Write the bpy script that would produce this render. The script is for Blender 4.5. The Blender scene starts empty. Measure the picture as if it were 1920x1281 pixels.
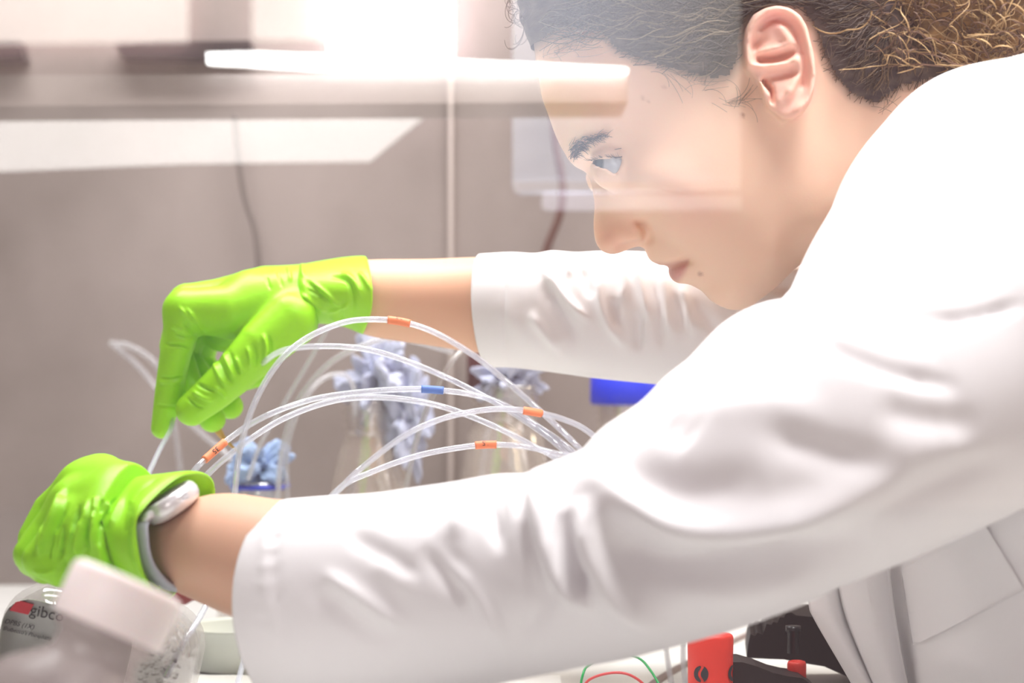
import bpy, math, random
import numpy as np
from mathutils import Vector, Matrix
random.seed(7); rng = np.random.default_rng(7)
scene = bpy.context.scene
# ---------------------------------------------------------------- camera
F = 1920*70/36.0          # focal length in pixels of the 1920 x 1281 frame
ZC = 0.21                 # camera height above the worktop (worktop = z 0)
cam_d = bpy.data.cameras.new('camera'); cam = bpy.data.objects.new('camera', cam_d)
scene.collection.objects.link(cam); scene.camera = cam
cam.location = (0, 0, ZC); cam.rotation_euler = (math.pi/2, 0, 0)
cam_d.lens = 70; cam_d.sensor_width = 36; cam_d.sensor_fit = 'HORIZONTAL'
cam_d.clip_start = 0.02; cam_d.clip_end = 50
cam_d.dof.use_dof = True; cam_d.dof.focus_distance = 1.12; cam_d.dof.aperture_fstop = 5.4
# ---------------------------------------------------------------- world, lights, exposure
w = bpy.data.worlds.new('world'); scene.world = w; w.use_nodes = True
w.node_tree.nodes['Background'].inputs[0].default_value = (1.0, 0.73, 0.78, 1)
w.node_tree.nodes['Background'].inputs[1].default_value = 0.16
def area(name, loc, target, size, power, col):
    l = bpy.data.lights.new(name, 'AREA'); l.shape = 'RECTANGLE'; l.size, l.size_y = size
    l.energy = power; l.color = col
    o = bpy.data.objects.new(name, l); scene.collection.objects.link(o); o.location = loc
    o.rotation_euler = (Vector(target)-Vector(loc)).to_track_quat('-Z', 'Y').to_euler()
    return o
area('cabinet_light', (-0.02, 1.32, 1.0), (-0.02, 1.26, 0), (1.1, 0.3), 18.5, (1.0, 0.985, 0.97))
area('window_light', (1.35, 1.75, 0.95), (0.25, 1.1, 0.25), (0.6, 0.6), 20, (1.0, 0.84, 0.60))
rl = area('room_light', (0.31, 0.79, 1.0), (0.24, 1.02, 0.27), (0.4, 0.25), 1.75, (1.0, 0.97, 0.96)); rl.data.spread = math.radians(58)
dl = area('cap_fill', (-0.27, 0.50, 0.27), (-0.165, 0.80, 0.075), (0.06, 0.05), 0.032, (1.0, 0.95, 0.93)); dl.data.spread = math.radians(40)  # added fill brightening the pink cap and the label near it, no real lamp
area('shelf_fill', (-0.1, 0.05, 0.75), (-0.1, -0.3, 0.4), (0.7, 0.1), 2.4, (1.0, 0.9, 0.86))  # added fill that brightens the mirrored shelf board, not a fixture of the room
vs = scene.view_settings
scene.display_settings.display_device = 'sRGB'
vs.view_transform = 'Standard'; vs.look = 'None'; vs.exposure = 0.40; vs.gamma = 1.0; vs.use_curve_mapping = False
scene.cycles.use_denoising = True
scene.cycles.max_bounces = 10; scene.cycles.transparent_max_bounces = 24; scene.cycles.transmission_bounces = 10
scene.cycles.caustics_reflective = False; scene.cycles.caustics_refractive = False
# ---------------------------------------------------------------- helpers
def at(px, py, d):
    return Vector(((px-960)/F*d, d, ZC-(py-640.5)/F*d))
def at_np(P, d):
    P = np.asarray(P, float); d = np.asarray(d, float)
    return np.stack([(P[:, 0]-960)/F*d, d*np.ones(len(P)), ZC-(P[:, 1]-640.5)/F*d], 1)
def proj(V):
    return np.stack([960+V[:, 0]/V[:, 1]*F, 640.5-(V[:, 2]-ZC)/V[:, 1]*F], 1)
def catmull(P, n):
    P = np.asarray(P, float); m = len(P)
    if m == 2:
        t = np.linspace(0, 1, n)[:, None]; return P[0]*(1-t)+P[1]*t
    E = np.vstack([2*P[0]-P[1], P, 2*P[-1]-P[-2]])
    t = np.linspace(0, m-1-1e-9, n); i = t.astype(int); f = (t-i)[:, None]
    a, b, c, d = E[i], E[i+1], E[i+2], E[i+3]
    return .5*((2*b)+(-a+c)*f+(2*a-5*b+4*c-d)*f*f+(-a+3*b-3*c+d)*f**3)
def wloc(p):
    return p.location.copy() if p.parent is None else wloc(p.parent)+p.matrix_parent_inverse.translation+p.location
def link(o, parent=None):
    scene.collection.objects.link(o)
    if parent is not None:
        o.parent = parent
        o.matrix_parent_inverse = Matrix.Translation(-wloc(parent))
    return o
def tag(o, label=None, cat=None, group=None, kind=None):
    if label: o['label'] = label
    if cat: o['category'] = cat
    if group: o['group'] = group
    if kind: o['kind'] = kind
    return o
def empty(name, loc, label, cat, group=None):
    o = bpy.data.objects.new(name, None); scene.collection.objects.link(o)
    o.location = loc; o.empty_display_size = .02
    return tag(o, label, cat, group)
def mesh_obj(name, V, Fc, mat, parent=None, smooth=True, attr=None):
    me = bpy.data.meshes.new(name)
    me.from_pydata([tuple(v) for v in np.asarray(V, float).tolist()], [], Fc if isinstance(Fc, list) else Fc.tolist())
    me.update()
    if smooth: me.polygons.foreach_set('use_smooth', [True]*len(me.polygons))
    if attr is not None:
        ca = me.color_attributes.new('Col', 'FLOAT_COLOR', 'POINT')
        a = np.ones((len(V), 4), np.float32); a[:, :3] = attr; ca.data.foreach_set('color', a.ravel())
    if mat is not None: me.materials.append(mat)
    return link(bpy.data.objects.new(name, me), parent)
def combine(parts):
    Vs, Fs, n = [], [], 0
    for V, Fc in parts:
        Vs.append(np.asarray(V, float)); Fs += [[i+n for i in f] for f in (Fc.tolist() if not isinstance(Fc, list) else Fc)]
        n += len(V)
    return np.vstack(Vs), Fs
def vnormals(V, Q):
    Q = np.asarray(Q)
    n = np.cross(V[Q[:, 2]]-V[Q[:, 0]], V[Q[:, 3]]-V[Q[:, 1]])
    N = np.zeros_like(V)
    for k in range(4): np.add.at(N, Q[:, k], n)
    return N/np.maximum(np.linalg.norm(N, axis=1, keepdims=True), 1e-12)
def grid_faces(nr, ns, close=True):
    f = []
    for i in range(nr-1):
        for j in range(ns if close else ns-1):
            a, b = i*ns+j, i*ns+(j+1) % ns
            f.append([a, b, b+ns, a+ns])
    return f
def sweep(P, r, seg=10, n=None, caps=True):
    P = np.asarray(P, float)
    if n: P = catmull(P, n)
    m = len(P); r = np.broadcast_to(np.asarray(r, float), (m,)) if np.ndim(r) < 1 or len(r) == m else np.interp(np.linspace(0, 1, m), np.linspace(0, 1, len(r)), r)
    T = np.gradient(P, axis=0); T /= np.linalg.norm(T, axis=1, keepdims=True)+1e-12
    u = np.cross(T[0], [0, 0, 1.]);
    if np.linalg.norm(u) < 1e-3: u = np.cross(T[0], [0, 1., 0])
    u /= np.linalg.norm(u); V = []
    for i in range(m):
        u = u-T[i]*np.dot(u, T[i]); u /= np.linalg.norm(u); v = np.cross(T[i], u)
        a = np.arange(seg)/seg*2*np.pi
        V.append(P[i]+r[i]*(np.cos(a)[:, None]*u+np.sin(a)[:, None]*v))
    V = np.vstack(V); Fc = grid_faces(m, seg)
    if caps: Fc += [list(range(seg))[::-1], [(m-1)*seg+k for k in range(seg)]]
    return V, Fc
def lathe(prof, seg=40, base=(0, 0, 0), axis=None):
    prof = np.asarray(prof, float); a = np.arange(seg)/seg*2*np.pi
    V = np.vstack([np.stack([r*np.cos(a), r*np.sin(a), np.full(seg, z)], 1) for r, z in prof])
    if axis is not None:
        R = np.array(Vector((0, 0, 1)).rotation_difference(Vector(axis)).to_matrix()); V = V@R.T
    return V+np.asarray(base), grid_faces(len(prof), seg)
def rbox(sx, sy, sz, r, seg=4, n=2.):
    """rounded box centred on the origin, 2D rounded rect in xz extruded along y with soft edges"""
    def ring(rx, rz, y):
        out = []
        rr = min(r, rx*.999, rz*.999)
        for cx, cz, a0 in ((rx-rr, rz-rr, 0), (-(rx-rr), rz-rr, 90), (-(rx-rr), -(rz-rr), 180), (rx-rr, -(rz-rr), 270)):
            for k in range(seg+1):
                a = math.radians(a0+90*k/seg); out.append((cx+rr*math.cos(a), y, cz+rr*math.sin(a)))
        return out
    e = min(r, sy/2)*.5; V = []; ys = [(-sy/2, e), (-sy/2+e*.3, e*.3), (-sy/2+e, 0), (sy/2-e, 0), (sy/2-e*.3, e*.3), (sy/2, e)]
    for y, ins in ys: V += ring(sx/2-ins, sz/2-ins, y)
    m = 4*(seg+1); Fc = grid_faces(len(ys), m); Fc += [list(range(m)), [(len(ys)-1)*m+k for k in range(m)][::-1]]
    return np.array(V), Fc
def xf(V, loc=(0, 0, 0), rot=None):
    V = np.asarray(V, float)
    if rot is not None: V = V@np.array(rot).T
    return V+np.asarray(loc)
def RY(deg): return Matrix.Rotation(math.radians(deg), 3, 'Y')
def prism(pts, thick, axis=(0, 1, 0)):
    P = np.asarray(pts, float); n = len(P); V = np.vstack([P, P+np.asarray(axis, float)*thick])
    return V, [list(range(n)), list(range(2*n-1, n-1, -1))]+[[i, i+n, (i+1) % n+n, (i+1) % n] for i in range(n)]
# ---- implicit surfaces
def surface_nets(G, org, h):
    nx, ny, nz = G.shape; S = G < 0
    off = [(i, j, k) for i in (0, 1) for j in (0, 1) for k in (0, 1)]
    cnt = np.zeros((nx-1, ny-1, nz-1), np.int8)
    for i, j, k in off: cnt += S[i:nx-1+i, j:ny-1+j, k:nz-1+k]
    act = (cnt > 0) & (cnt < 8); I = np.argwhere(act)
    idx = -np.ones(act.shape, np.int64); idx[act] = np.arange(len(I))
    val = np.stack([G[I[:, 0]+o[0], I[:, 1]+o[1], I[:, 2]+o[2]] for o in off], 1)
    acc = np.zeros((len(I), 3)); c = np.zeros(len(I))
    for a in range(8):
        for b in range(a+1, 8):
            d = np.array(off[b])-np.array(off[a])
            if np.abs(d).sum() != 1: continue
            m = (val[:, a] < 0) != (val[:, b] < 0); t = val[m, a]/(val[m, a]-val[m, b])
            acc[m] += np.array(off[a])+t[:, None]*d; c[m] += 1
    V = (I+acc/c[:, None])*h+np.asarray(org); Q = []
    for ax in range(3):
        o = [1, 1, 1]; o[ax] = 0
        sl0 = [slice(1, -1)]*3; sl1 = [slice(1, -1)]*3; sl0[ax] = slice(0, -1); sl1[ax] = slice(1, None)
        e = S[tuple(sl0)] != S[tuple(sl1)]; P = np.argwhere(e); flip = S[tuple(sl0)][e]
        P = P+np.array(o); b, cc = [(1, 2), (2, 0), (0, 1)][ax]
        q = []
        for db, dc in ((-1, -1), (0, -1), (0, 0), (-1, 0)):
            R = P.copy(); R[:, b] += db; R[:, cc] += dc; q.append(idx[R[:, 0], R[:, 1], R[:, 2]])
        q = np.stack(q, 1); q[~flip] = q[~flip][:, ::-1]; Q.append(q)
    Q = np.vstack(Q); Q = Q[(Q >= 0).all(1)]
    return V, Q
def relax(V, Q, it=4, lam=.5, mu=-.52):
    E = np.vstack([Q[:, [0, 1]], Q[:, [1, 2]], Q[:, [2, 3]], Q[:, [3, 0]]])
    deg = np.bincount(E.ravel(), minlength=len(V))[:, None]
    for k in range(it*2):
        A = np.stack([np.bincount(E[:, 0], V[E[:, 1], c], len(V))+np.bincount(E[:, 1], V[E[:, 0], c], len(V)) for c in range(3)], 1)
        V = V+(lam if k % 2 == 0 else mu)*(A/np.maximum(deg, 1)-V)
    return V
def subdivide(V, Q):
    Q = np.asarray(Q); n = len(V); E = np.sort(np.vstack([Q[:, [0, 1]], Q[:, [1, 2]], Q[:, [2, 3]], Q[:, [3, 0]]]), 1)
    U, inv = np.unique(E, axis=0, return_inverse=True); inv = inv.reshape(4, -1)+n; c = n+len(U)+np.arange(len(Q))
    W = np.vstack([V, V[U].mean(1), V[Q].mean(1)])
    e01, e12, e23, e30 = inv
    return W, np.vstack([np.stack(t, 1) for t in ((Q[:, 0], e01, c, e30), (e01, Q[:, 1], e12, c), (c, e12, Q[:, 2], e23), (e30, c, e23, Q[:, 3]))])
def smin(a, b, k):
    h = np.clip(.5+.5*(b-a)/k, 0, 1); return b+(a-b)*h-k*h*(1-h)
def capsule(P, a, b, ra, rb):
    a = np.asarray(a, np.float32); b = np.asarray(b, np.float32); ab = b-a
    t = np.clip(((P-a)@ab)/(ab@ab), 0, 1)
    d = P-a-t[:, None]*ab
    return np.sqrt((d*d).sum(1))-(ra+(rb-ra)*t)
def sdf_mesh(chains, h, k, pad=6, extra=None):
    """chains: lists of (xyz in mm, radius mm)"""
    A = np.array([p for ch in chains for p, r in ch]); R = max(r for ch in chains for p, r in ch)
    lo = A.min(0)-R-pad; hi = A.max(0)+R+pad; n = np.ceil((hi-lo)/h).astype(int)+1
    ax = [lo[i]+np.arange(n[i])*h for i in range(3)]
    P = np.stack(np.meshgrid(*ax, indexing='ij'), -1).reshape(-1, 3).astype(np.float32)
    D = None
    for ch in chains:
        C = None
        for (p, r), (q, s) in zip(ch[:-1], ch[1:]):
            c = capsule(P, p, q, r, s); C = c if C is None else np.minimum(C, c)
        D = C if D is None else smin(D, C, k)
    if extra is not None: D = extra(P, D)
    V, Q = surface_nets(D.reshape(n), lo, h)
    return relax(V, Q, 3), Q
def fold(V, N, folds, both=False):
    """raise or sink soft creases on a surface; each fold: polyline (photo px), width px, height mm"""
    p = proj(V); disp = np.zeros(len(V)); fac = np.ones(len(V)) if both else np.clip(-N[:, 1]*2.2+.35, 0, 1)
    for pts, wd, hh in folds:
        C = catmull(pts, 6*len(pts)); lo = C.min(0)-3*wd; hi = C.max(0)+3*wd
        m = np.where((p > lo).all(1) & (p < hi).all(1))[0]
        if not len(m): continue
        q = p[m]; best = np.full(len(m), 1e9); tb = np.zeros(len(m))
        for i in range(len(C)-1):
            ab = C[i+1]-C[i]; t = np.clip(((q-C[i])@ab)/(ab@ab+1e-9), 0, 1)
            d = np.hypot(*(q-C[i]-t[:, None]*ab).T); u = d < best
            best[u] = d[u]; tb[u] = (i+t[u])/(len(C)-1)
        disp[m] += hh*1e-3*np.exp(-(best/wd)**2)*np.clip(np.minimum(tb, 1-tb)*4+.06, 0, 1)
    return V+N*(disp*fac)[:, None]
def loft(st, n, seg, ex=2.0, inner=0):
    S = catmull(np.array([s[:6] for s in st], float), n)
    T = at_np(S[:, 0:2], S[:, 4]); B = at_np(S[:, 2:4], S[:, 4]); C = (T+B)/2; U = (T-B)/2
    ax = np.gradient(C, axis=0); ax /= np.linalg.norm(ax, axis=1, keepdims=True)
    sd = np.cross(ax, U); sd /= np.linalg.norm(sd, axis=1, keepdims=True); sd *= -np.sign(sd[:, 1:2]); sd = sd*S[:, 5:6]*1e-3
    a = np.arange(seg)/seg*2*np.pi; ca = np.sign(np.cos(a))*np.abs(np.cos(a))**(2/ex); sa = np.sign(np.sin(a))*np.abs(np.sin(a))**(2/ex)
    rings = [C[i]+ca[:, None]*U[i]+sa[:, None]*sd[i] for i in range(n)]
    if inner:
        pre = [C[i]+(rings[i]-C[i])*.955 for i in range(inner, -1, -1)]; rings = pre+rings
    V = np.vstack(rings); Fc = np.array(grid_faces(len(rings), seg))
    nn = np.cross(V[Fc[0][2]]-V[Fc[0][0]], V[Fc[0][3]]-V[Fc[0][1]])
    i0 = (inner+3)*seg if inner else seg
    f = Fc[i0]; nn = np.cross(V[f[2]]-V[f[0]], V[f[3]]-V[f[1]]); cen = rings[inner+3 if inner else 1].mean(0)
    if np.dot(nn, V[f].mean(0)-cen) < 0: Fc = Fc[:, ::-1]
    return V, Fc
def poly_mask(p, poly):
    poly = np.asarray(poly, float); x, y = p[:, 0], p[:, 1]; ins = np.zeros(len(p), bool); j = len(poly)-1
    for i in range(len(poly)):
        xi, yi = poly[i]; xj, yj = poly[j]
        c = ((yi > y) != (yj > y)) & (x < (xj-xi)*(y-yi)/(yj-yi+1e-12)+xi); ins ^= c; j = i
    return ins
def poly_sd(p, poly, closed=True):
    poly = np.asarray(poly, float); best = np.full(len(p), 1e9); n = len(poly)
    for i in range(n if closed else n-1):
        a, b = poly[i], poly[(i+1) % n]; ab = b-a; t = np.clip(((p-a)@ab)/(ab@ab+1e-12), 0, 1)
        best = np.minimum(best, np.hypot(*(p-a-t[:, None]*ab).T))
    return np.where(poly_mask(p, poly), -best, best) if closed else best
# ---------------------------------------------------------------- materials
def mat(name, col=(.8, .8, .8), rough=.5, metal=0., trans=0., ior=1.45, alpha=1., sss=0., sss_col=None, emit=None, estr=0., sheen=0., spec=.5, coat=0.):
    m = bpy.data.materials.new(name); m.use_nodes = True; b = m.node_tree.nodes['Principled BSDF']; I = b.inputs
    I['Base Color'].default_value = (*col, 1); I['Roughness'].default_value = rough; I['Metallic'].default_value = metal
    I['Transmission Weight'].default_value = trans; I['IOR'].default_value = ior; I['Alpha'].default_value = alpha
    I['Specular IOR Level'].default_value = spec; I['Coat Weight'].default_value = coat
    if sss: I['Subsurface Weight'].default_value = sss; I['Subsurface Radius'].default_value = sss_col or (.012, .005, .003); I['Subsurface Scale'].default_value = 1.
    if emit: I['Emission Color'].default_value = (*emit, 1); I['Emission Strength'].default_value = estr
    I['Sheen Weight'].default_value = sheen
    return m
def nodes(m): return m.node_tree.nodes, m.node_tree.links, m.node_tree.nodes['Principled BSDF']
def noise_col(m, c1, c2, scale, lo=.35, hi=.65, detail=4, stretch=None):
    N, L, b = nodes(m); t = N.new('ShaderNodeTexNoise'); t.inputs['Scale'].default_value = scale; t.inputs['Detail'].default_value = detail
    tc = N.new('ShaderNodeTexCoord'); mp = N.new('ShaderNodeMapping'); mp.inputs['Scale'].default_value = stretch or (1, 1, 1)
    L.new(tc.outputs['Object'], mp.inputs[0]); L.new(mp.outputs[0], t.inputs['Vector'])
    r = N.new('ShaderNodeValToRGB'); r.color_ramp.elements[0].position = lo; r.color_ramp.elements[1].position = hi
    r.color_ramp.elements[0].color = (*c1, 1); r.color_ramp.elements[1].color = (*c2, 1)
    L.new(t.outputs[0], r.inputs[0]); L.new(r.outputs[0], b.inputs['Base Color']); return m
def bump(m, scale, strength, dist=.001, detail=3, kind='noise'):
    N, L, b = nodes(m); t = N.new('ShaderNodeTexNoise'); t.inputs['Scale'].default_value = scale; t.inputs['Detail'].default_value = detail
    tc = N.new('ShaderNodeTexCoord'); L.new(tc.outputs['Object'], t.inputs['Vector'])
    bp = N.new('ShaderNodeBump'); bp.inputs['Strength'].default_value = strength; bp.inputs['Distance'].default_value = dist
    L.new(t.outputs[0], bp.inputs['Height']); L.new(bp.outputs[0], b.inputs['Normal']); return m
def attr_col(m):
    N, L, b = nodes(m); a = N.new('ShaderNodeAttribute'); a.attribute_name = 'Col'; L.new(a.outputs['Color'], b.inputs['Base Color']); return m
def see_through(name, col, fac, rough=.1, gloss=.12, glossy_only=False):
    """thin clear sheet: part lets light pass, part mirrors the room, part is milky"""
    m = bpy.data.materials.new(name); m.use_nodes = True; N, L = m.node_tree.nodes, m.node_tree.links; N.remove(N['Principled BSDF']); out = N['Material Output']
    tr = N.new('ShaderNodeBsdfTransparent'); tr.inputs[0].default_value = (*[min(1, .6+.4*c) for c in col], 1)
    g = N.new('ShaderNodeBsdfGlossy'); g.inputs['Roughness'].default_value = rough; g.inputs[0].default_value = (1, 1, 1, 1)
    m1 = N.new('ShaderNodeMixShader'); m1.inputs[0].default_value = gloss; L.new(tr.outputs[0], m1.inputs[1]); L.new(g.outputs[0], m1.inputs[2])
    if glossy_only: L.new(m1.outputs[0], out.inputs[0]); return m
    d = N.new('ShaderNodeBsdfDiffuse'); d.inputs[0].default_value = (*col, 1); tl = N.new('ShaderNodeBsdfTranslucent'); tl.inputs[0].default_value = (*col, 1)
    m0 = N.new('ShaderNodeMixShader'); m0.inputs[0].default_value = .5; L.new(d.outputs[0], m0.inputs[1]); L.new(tl.outputs[0], m0.inputs[2])
    m2 = N.new('ShaderNodeMixShader'); m2.inputs[0].default_value = fac; L.new(m1.outputs[0], m2.inputs[1]); L.new(m0.outputs[0], m2.inputs[2])
    L.new(m2.outputs[0], out.inputs[0]); return m
M = {}
M['skin'] = attr_col(mat('skin', rough=.45, sss=.25, spec=.35)); bump(M['skin'], 900, .06, .0006)
M['coat'] = bump(mat('coat', (.86, .85, .86), .85, sheen=.1, spec=.2), 1500, .05, .0005)
M['glove'] = bump(mat('glove', (.31, .73, .010), .42, sss=.15, sss_col=(.004, .006, .001), spec=.4), 260, .12, .0012)
M['hair'] = attr_col(mat('hair', rough=.42, spec=.5))
M['hairbase'] = noise_col(mat('hairbase', rough=.7, spec=.2), (.05, .04, .045), (.12, .095, .085), 90, stretch=(1, 1, 2.5))
M['eye'] = attr_col(mat('eye', rough=.08, spec=.6))
M['brow'] = mat('brow', (.035, .028, .035), .6)
M['steel'] = mat('steel', (.75, .75, .77), .25, metal=.9)
M['watch'] = mat('watch', (.88, .87, .88), .22, metal=.35)
M['strap'] = mat('strap', (.42, .44, .50), .5)
M['black'] = mat('black', (.02, .018, .02), .3)
M['darkrack'] = mat('darkrack', (.018, .011, .011), .55)
M['red'] = bump(mat('red', (.70, .045, .03), .45), 400, .05)
M['orange'] = mat('orange', (.95, .27, .12), .5)
M['blue'] = mat('blue', (.10, .22, .62), .45)
M['bluecap'] = mat('bluecap', (.015, .04, .62), .4)
M['blueline'] = mat('blueline', (.04, .07, .55), .4)
M['tissue'] = mat('tissue', (.30, .40, .60), .9, sss=.2, sss_col=(.003, .003, .004))
M['tissue_pale'] = mat('tissue_pale', (.47, .50, .64), .9, sss=.2, sss_col=(.003, .003, .004))
M['pinkcap'] = bump(mat('pinkcap', (.95, .85, .83), .5, sss=.2), 300, .03)
M['white'] = mat('white', (.86, .86, .84), .45)
M['labelw'] = mat('labelw', (.80, .79, .77), .6)
M['labelred'] = mat('labelred', (.62, .03, .05), .5)
M['ink'] = mat('ink', (.03, .03, .035), .6)
M['amber'] = mat('amber', (.55, .33, .08), .35)
M['glass'] = mat('glass', (.93, .95, .94), .02, trans=1., ior=1.4)
M['flask'] = see_through('flask', (.88, .84, .80), .13, .05, .17)
M['clear'] = see_through('clear', (.80, .78, .76), .22, .06, .14)
M['clearnear'] = see_through('clearnear', (.74, .66, .65), .24, .35, .04)
M['droplet'] = mat('droplet', (.95, .95, .95), .03, trans=1., ior=1.33)
M['tube'] = see_through('tube', (.86, .88, .94), .23, .10, .12)
M['tubefar'] = see_through('tubefar', (.80, .80, .82), .22, .2, .06)
M['pane'] = see_through('pane', (1, 1, 1), 0, 0., .078, glossy_only=True)
M['wall'] = noise_col(mat('wall', rough=.55, metal=0.0), (.175, .148, .134), (.295, .252, .235), 5, .28, .66, detail=6)
M['top'] = noise_col(mat('top', rough=.35), (.63, .64, .62), (.70, .70, .68), 7)
M['seam'] = mat('seam', (.46, .40, .37), .5)
M['cable'] = mat('cable', (.12, .06, .05), .5)
M['green'] = mat('green', (.01, .28, .07), .4)
M['redwire'] = mat('redwire', (.45, .05, .05), .4)
M['tan'] = mat('tan', (.90, .80, .78), .6)
M['greywall'] = mat('greywall', (.58, .45, .46), .8)
# ================================================================ setting
YG = 0.60                                                     # the glass pane the photograph looks through
def struct(name, V, Fc, m, label=None): return tag(mesh_obj(name, V, Fc, m, smooth=False), label, None, None, 'structure')
def box(x0, x1, y0, y1, z0, z1):
    V = np.array([[x, y, z] for x in (x0, x1) for y in (y0, y1) for z in (z0, z1)], float)
    return V, [[0, 1, 3, 2], [4, 6, 7, 5], [0, 4, 5, 1], [2, 3, 7, 6], [0, 2, 6, 4], [1, 5, 7, 3]]
struct('floor', *box(-1.2, 1.2, .45, 1.75, -.03, 0), M['top'], 'white worktop of the cabinet')
struct('wall_back', *box(-1.2, 1.2, 1.715, 1.745, 0, 1.1), M['wall'], 'taupe back wall of the cabinet with faint stains')
s0 = at(845, 100, 1.71)
struct('trim_1', *box(s0.x-.0018, s0.x+.0018, 1.709, 1.715, 0, 1.1), M['seam'], 'pale vertical seam strip on the back wall')
struct('window_1', *box(-.62, .62, YG, YG+.004, 0, .95), M['pane'], 'clear glass pane of the cabinet mirroring the room')
struct('wall_front', *box(-2, 2, -1.32, -1.30, 0, 2.2), M['greywall'], 'wall of the room behind the camera seen mirrored in the glass')
# the side of the room that the pane mirrors
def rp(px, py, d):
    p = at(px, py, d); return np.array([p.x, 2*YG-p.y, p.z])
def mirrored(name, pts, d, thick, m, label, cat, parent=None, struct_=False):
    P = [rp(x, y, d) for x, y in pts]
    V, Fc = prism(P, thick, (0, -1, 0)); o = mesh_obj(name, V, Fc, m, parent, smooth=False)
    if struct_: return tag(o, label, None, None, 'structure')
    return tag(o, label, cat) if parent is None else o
def glow(name, col, s): return mat(name, (.8, .8, .8), .6, emit=col, estr=s*1.28)
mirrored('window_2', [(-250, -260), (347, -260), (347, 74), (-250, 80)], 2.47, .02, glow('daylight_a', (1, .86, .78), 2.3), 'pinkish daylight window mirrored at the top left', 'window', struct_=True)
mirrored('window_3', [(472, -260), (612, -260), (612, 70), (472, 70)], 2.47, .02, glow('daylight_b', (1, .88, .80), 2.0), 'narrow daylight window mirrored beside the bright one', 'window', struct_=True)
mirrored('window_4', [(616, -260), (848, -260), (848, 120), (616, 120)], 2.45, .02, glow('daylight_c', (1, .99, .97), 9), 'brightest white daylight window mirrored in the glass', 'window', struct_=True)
sh = empty('wall_shelf', rp(600, 195, 1.46), 'tan wall shelf with a bright lit front edge mirrored in the glass', 'shelf')
mirrored('shelf_board', [(-300, 140), (1178, 137), (1178, 190), (-300, 200)], 1.46, .10, M['tan'], '', '', sh)
mirrored('glow_edge', [(385, 96), (470, 94), (850, 109), (1172, 124), (1180, 129), (1178, 135), (1170, 136), (600, 130), (385, 118)], 1.45, .01, glow('strip', (1, 1, .98), 9), '', '', sh)  # lit front edge of the shelf, its brightness put in as emission
ul = empty('shelf_panel', rp(400, 300, 1.7), 'long white glowing panel under the tan shelf mirrored in the glass', 'glow_panel')
mirrored('panel_glow', [(-300, 205), (350, 200), (812, 200), (690, 299), (350, 303), (-300, 330)], 1.7, .02, glow('panel', (1, .97, .94), 1.9), '', '', ul)  # white panel made to glow instead of being lit
mo = empty('light_box', rp(1180, 380, 1.62), 'pale blue light box with rounded lower corners mirrored across the face', 'light box')
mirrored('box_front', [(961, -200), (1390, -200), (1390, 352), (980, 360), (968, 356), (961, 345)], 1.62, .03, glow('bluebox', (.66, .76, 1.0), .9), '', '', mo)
mirrored('doubled_edge', [(1018, 362), (1392, 366), (1392, 392), (1024, 390), (1016, 382)], 1.62, .03, glow('bluebox2', (.86, .82, 1.), 1.0), '', '', mo)  # doubled reflection in the pane, shaped as a second glowing strip
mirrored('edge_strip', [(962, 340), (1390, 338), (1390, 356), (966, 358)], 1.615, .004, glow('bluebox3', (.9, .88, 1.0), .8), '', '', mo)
for pts, lab in (([(-60, 72), (36, 76), (44, 112), (-60, 114)], 'dark rail end added on the back wall at the left edge'),
                 ([(215, 84), (300, 78), (468, 76), (474, 100), (384, 112), (230, 108)], 'dark flat rail added high on the back wall')):
    V, Fc = prism([at(x, y, 1.69) for x, y in pts], .026, (0, 1, 0)); tag(mesh_obj('added_bar', V, Fc, M['black'], smooth=False), lab, 'bar')  # added bars standing in for dark strips in the reflection
# fade of the blue reflection towards its right end, put into the emission
for nm in ('bluebox', 'bluebox2', 'bluebox3'):
    m = bpy.data.materials[nm]; N, L, b = nodes(m); tc = N.new('ShaderNodeTexCoord'); sx = N.new('ShaderNodeSeparateXYZ'); mr = N.new('ShaderNodeMapRange'); e0 = b.inputs['Emission Strength'].default_value
    mr.inputs['From Min'].default_value = rp(1080, 0, 1.62)[0]; mr.inputs['From Max'].default_value = rp(1392, 0, 1.62)[0]; mr.inputs['To Min'].default_value = e0; mr.inputs['To Max'].default_value = e0*.02
    L.new(tc.outputs['Object'], sx.inputs[0]); L.new(sx.outputs[0], mr.inputs[0]); L.new(mr.outputs[0], b.inputs['Emission Strength'])
# cable hanging down the back wall
tag(mesh_obj('wall_cable', *sweep([at(1030, -60, 1.69), at(1034, 150, 1.69), at(1042, 270, 1.69), at(1054, 340, 1.69), at(1050, 400, 1.69), at(1024, 470, 1.695), at(1000, 560, 1.70), at(990, 700, 1.705)], .0036, 10, 60), M['cable']), 'thin brown cable hanging down the back wall beside the face', 'cable')
tag(mesh_obj('hanging_cord', *sweep([at(440, 215, 1.70), at(446, 280, 1.70), at(452, 330, 1.70), at(462, 380, 1.70), at(478, 430, 1.70), at(486, 500, 1.70), at(492, 620, 1.705)], .0026, 8, 40), mat('cordgrey', (.16, .137, .128), .6)), 'faint grey cord hanging on the back wall left of the raised glove', 'cord')
# ================================================================ person
person = empty('person', (.30, 1.10, 0), 'person in white lab coat and green gloves leaning forward over plastic tubes', 'person')
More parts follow.
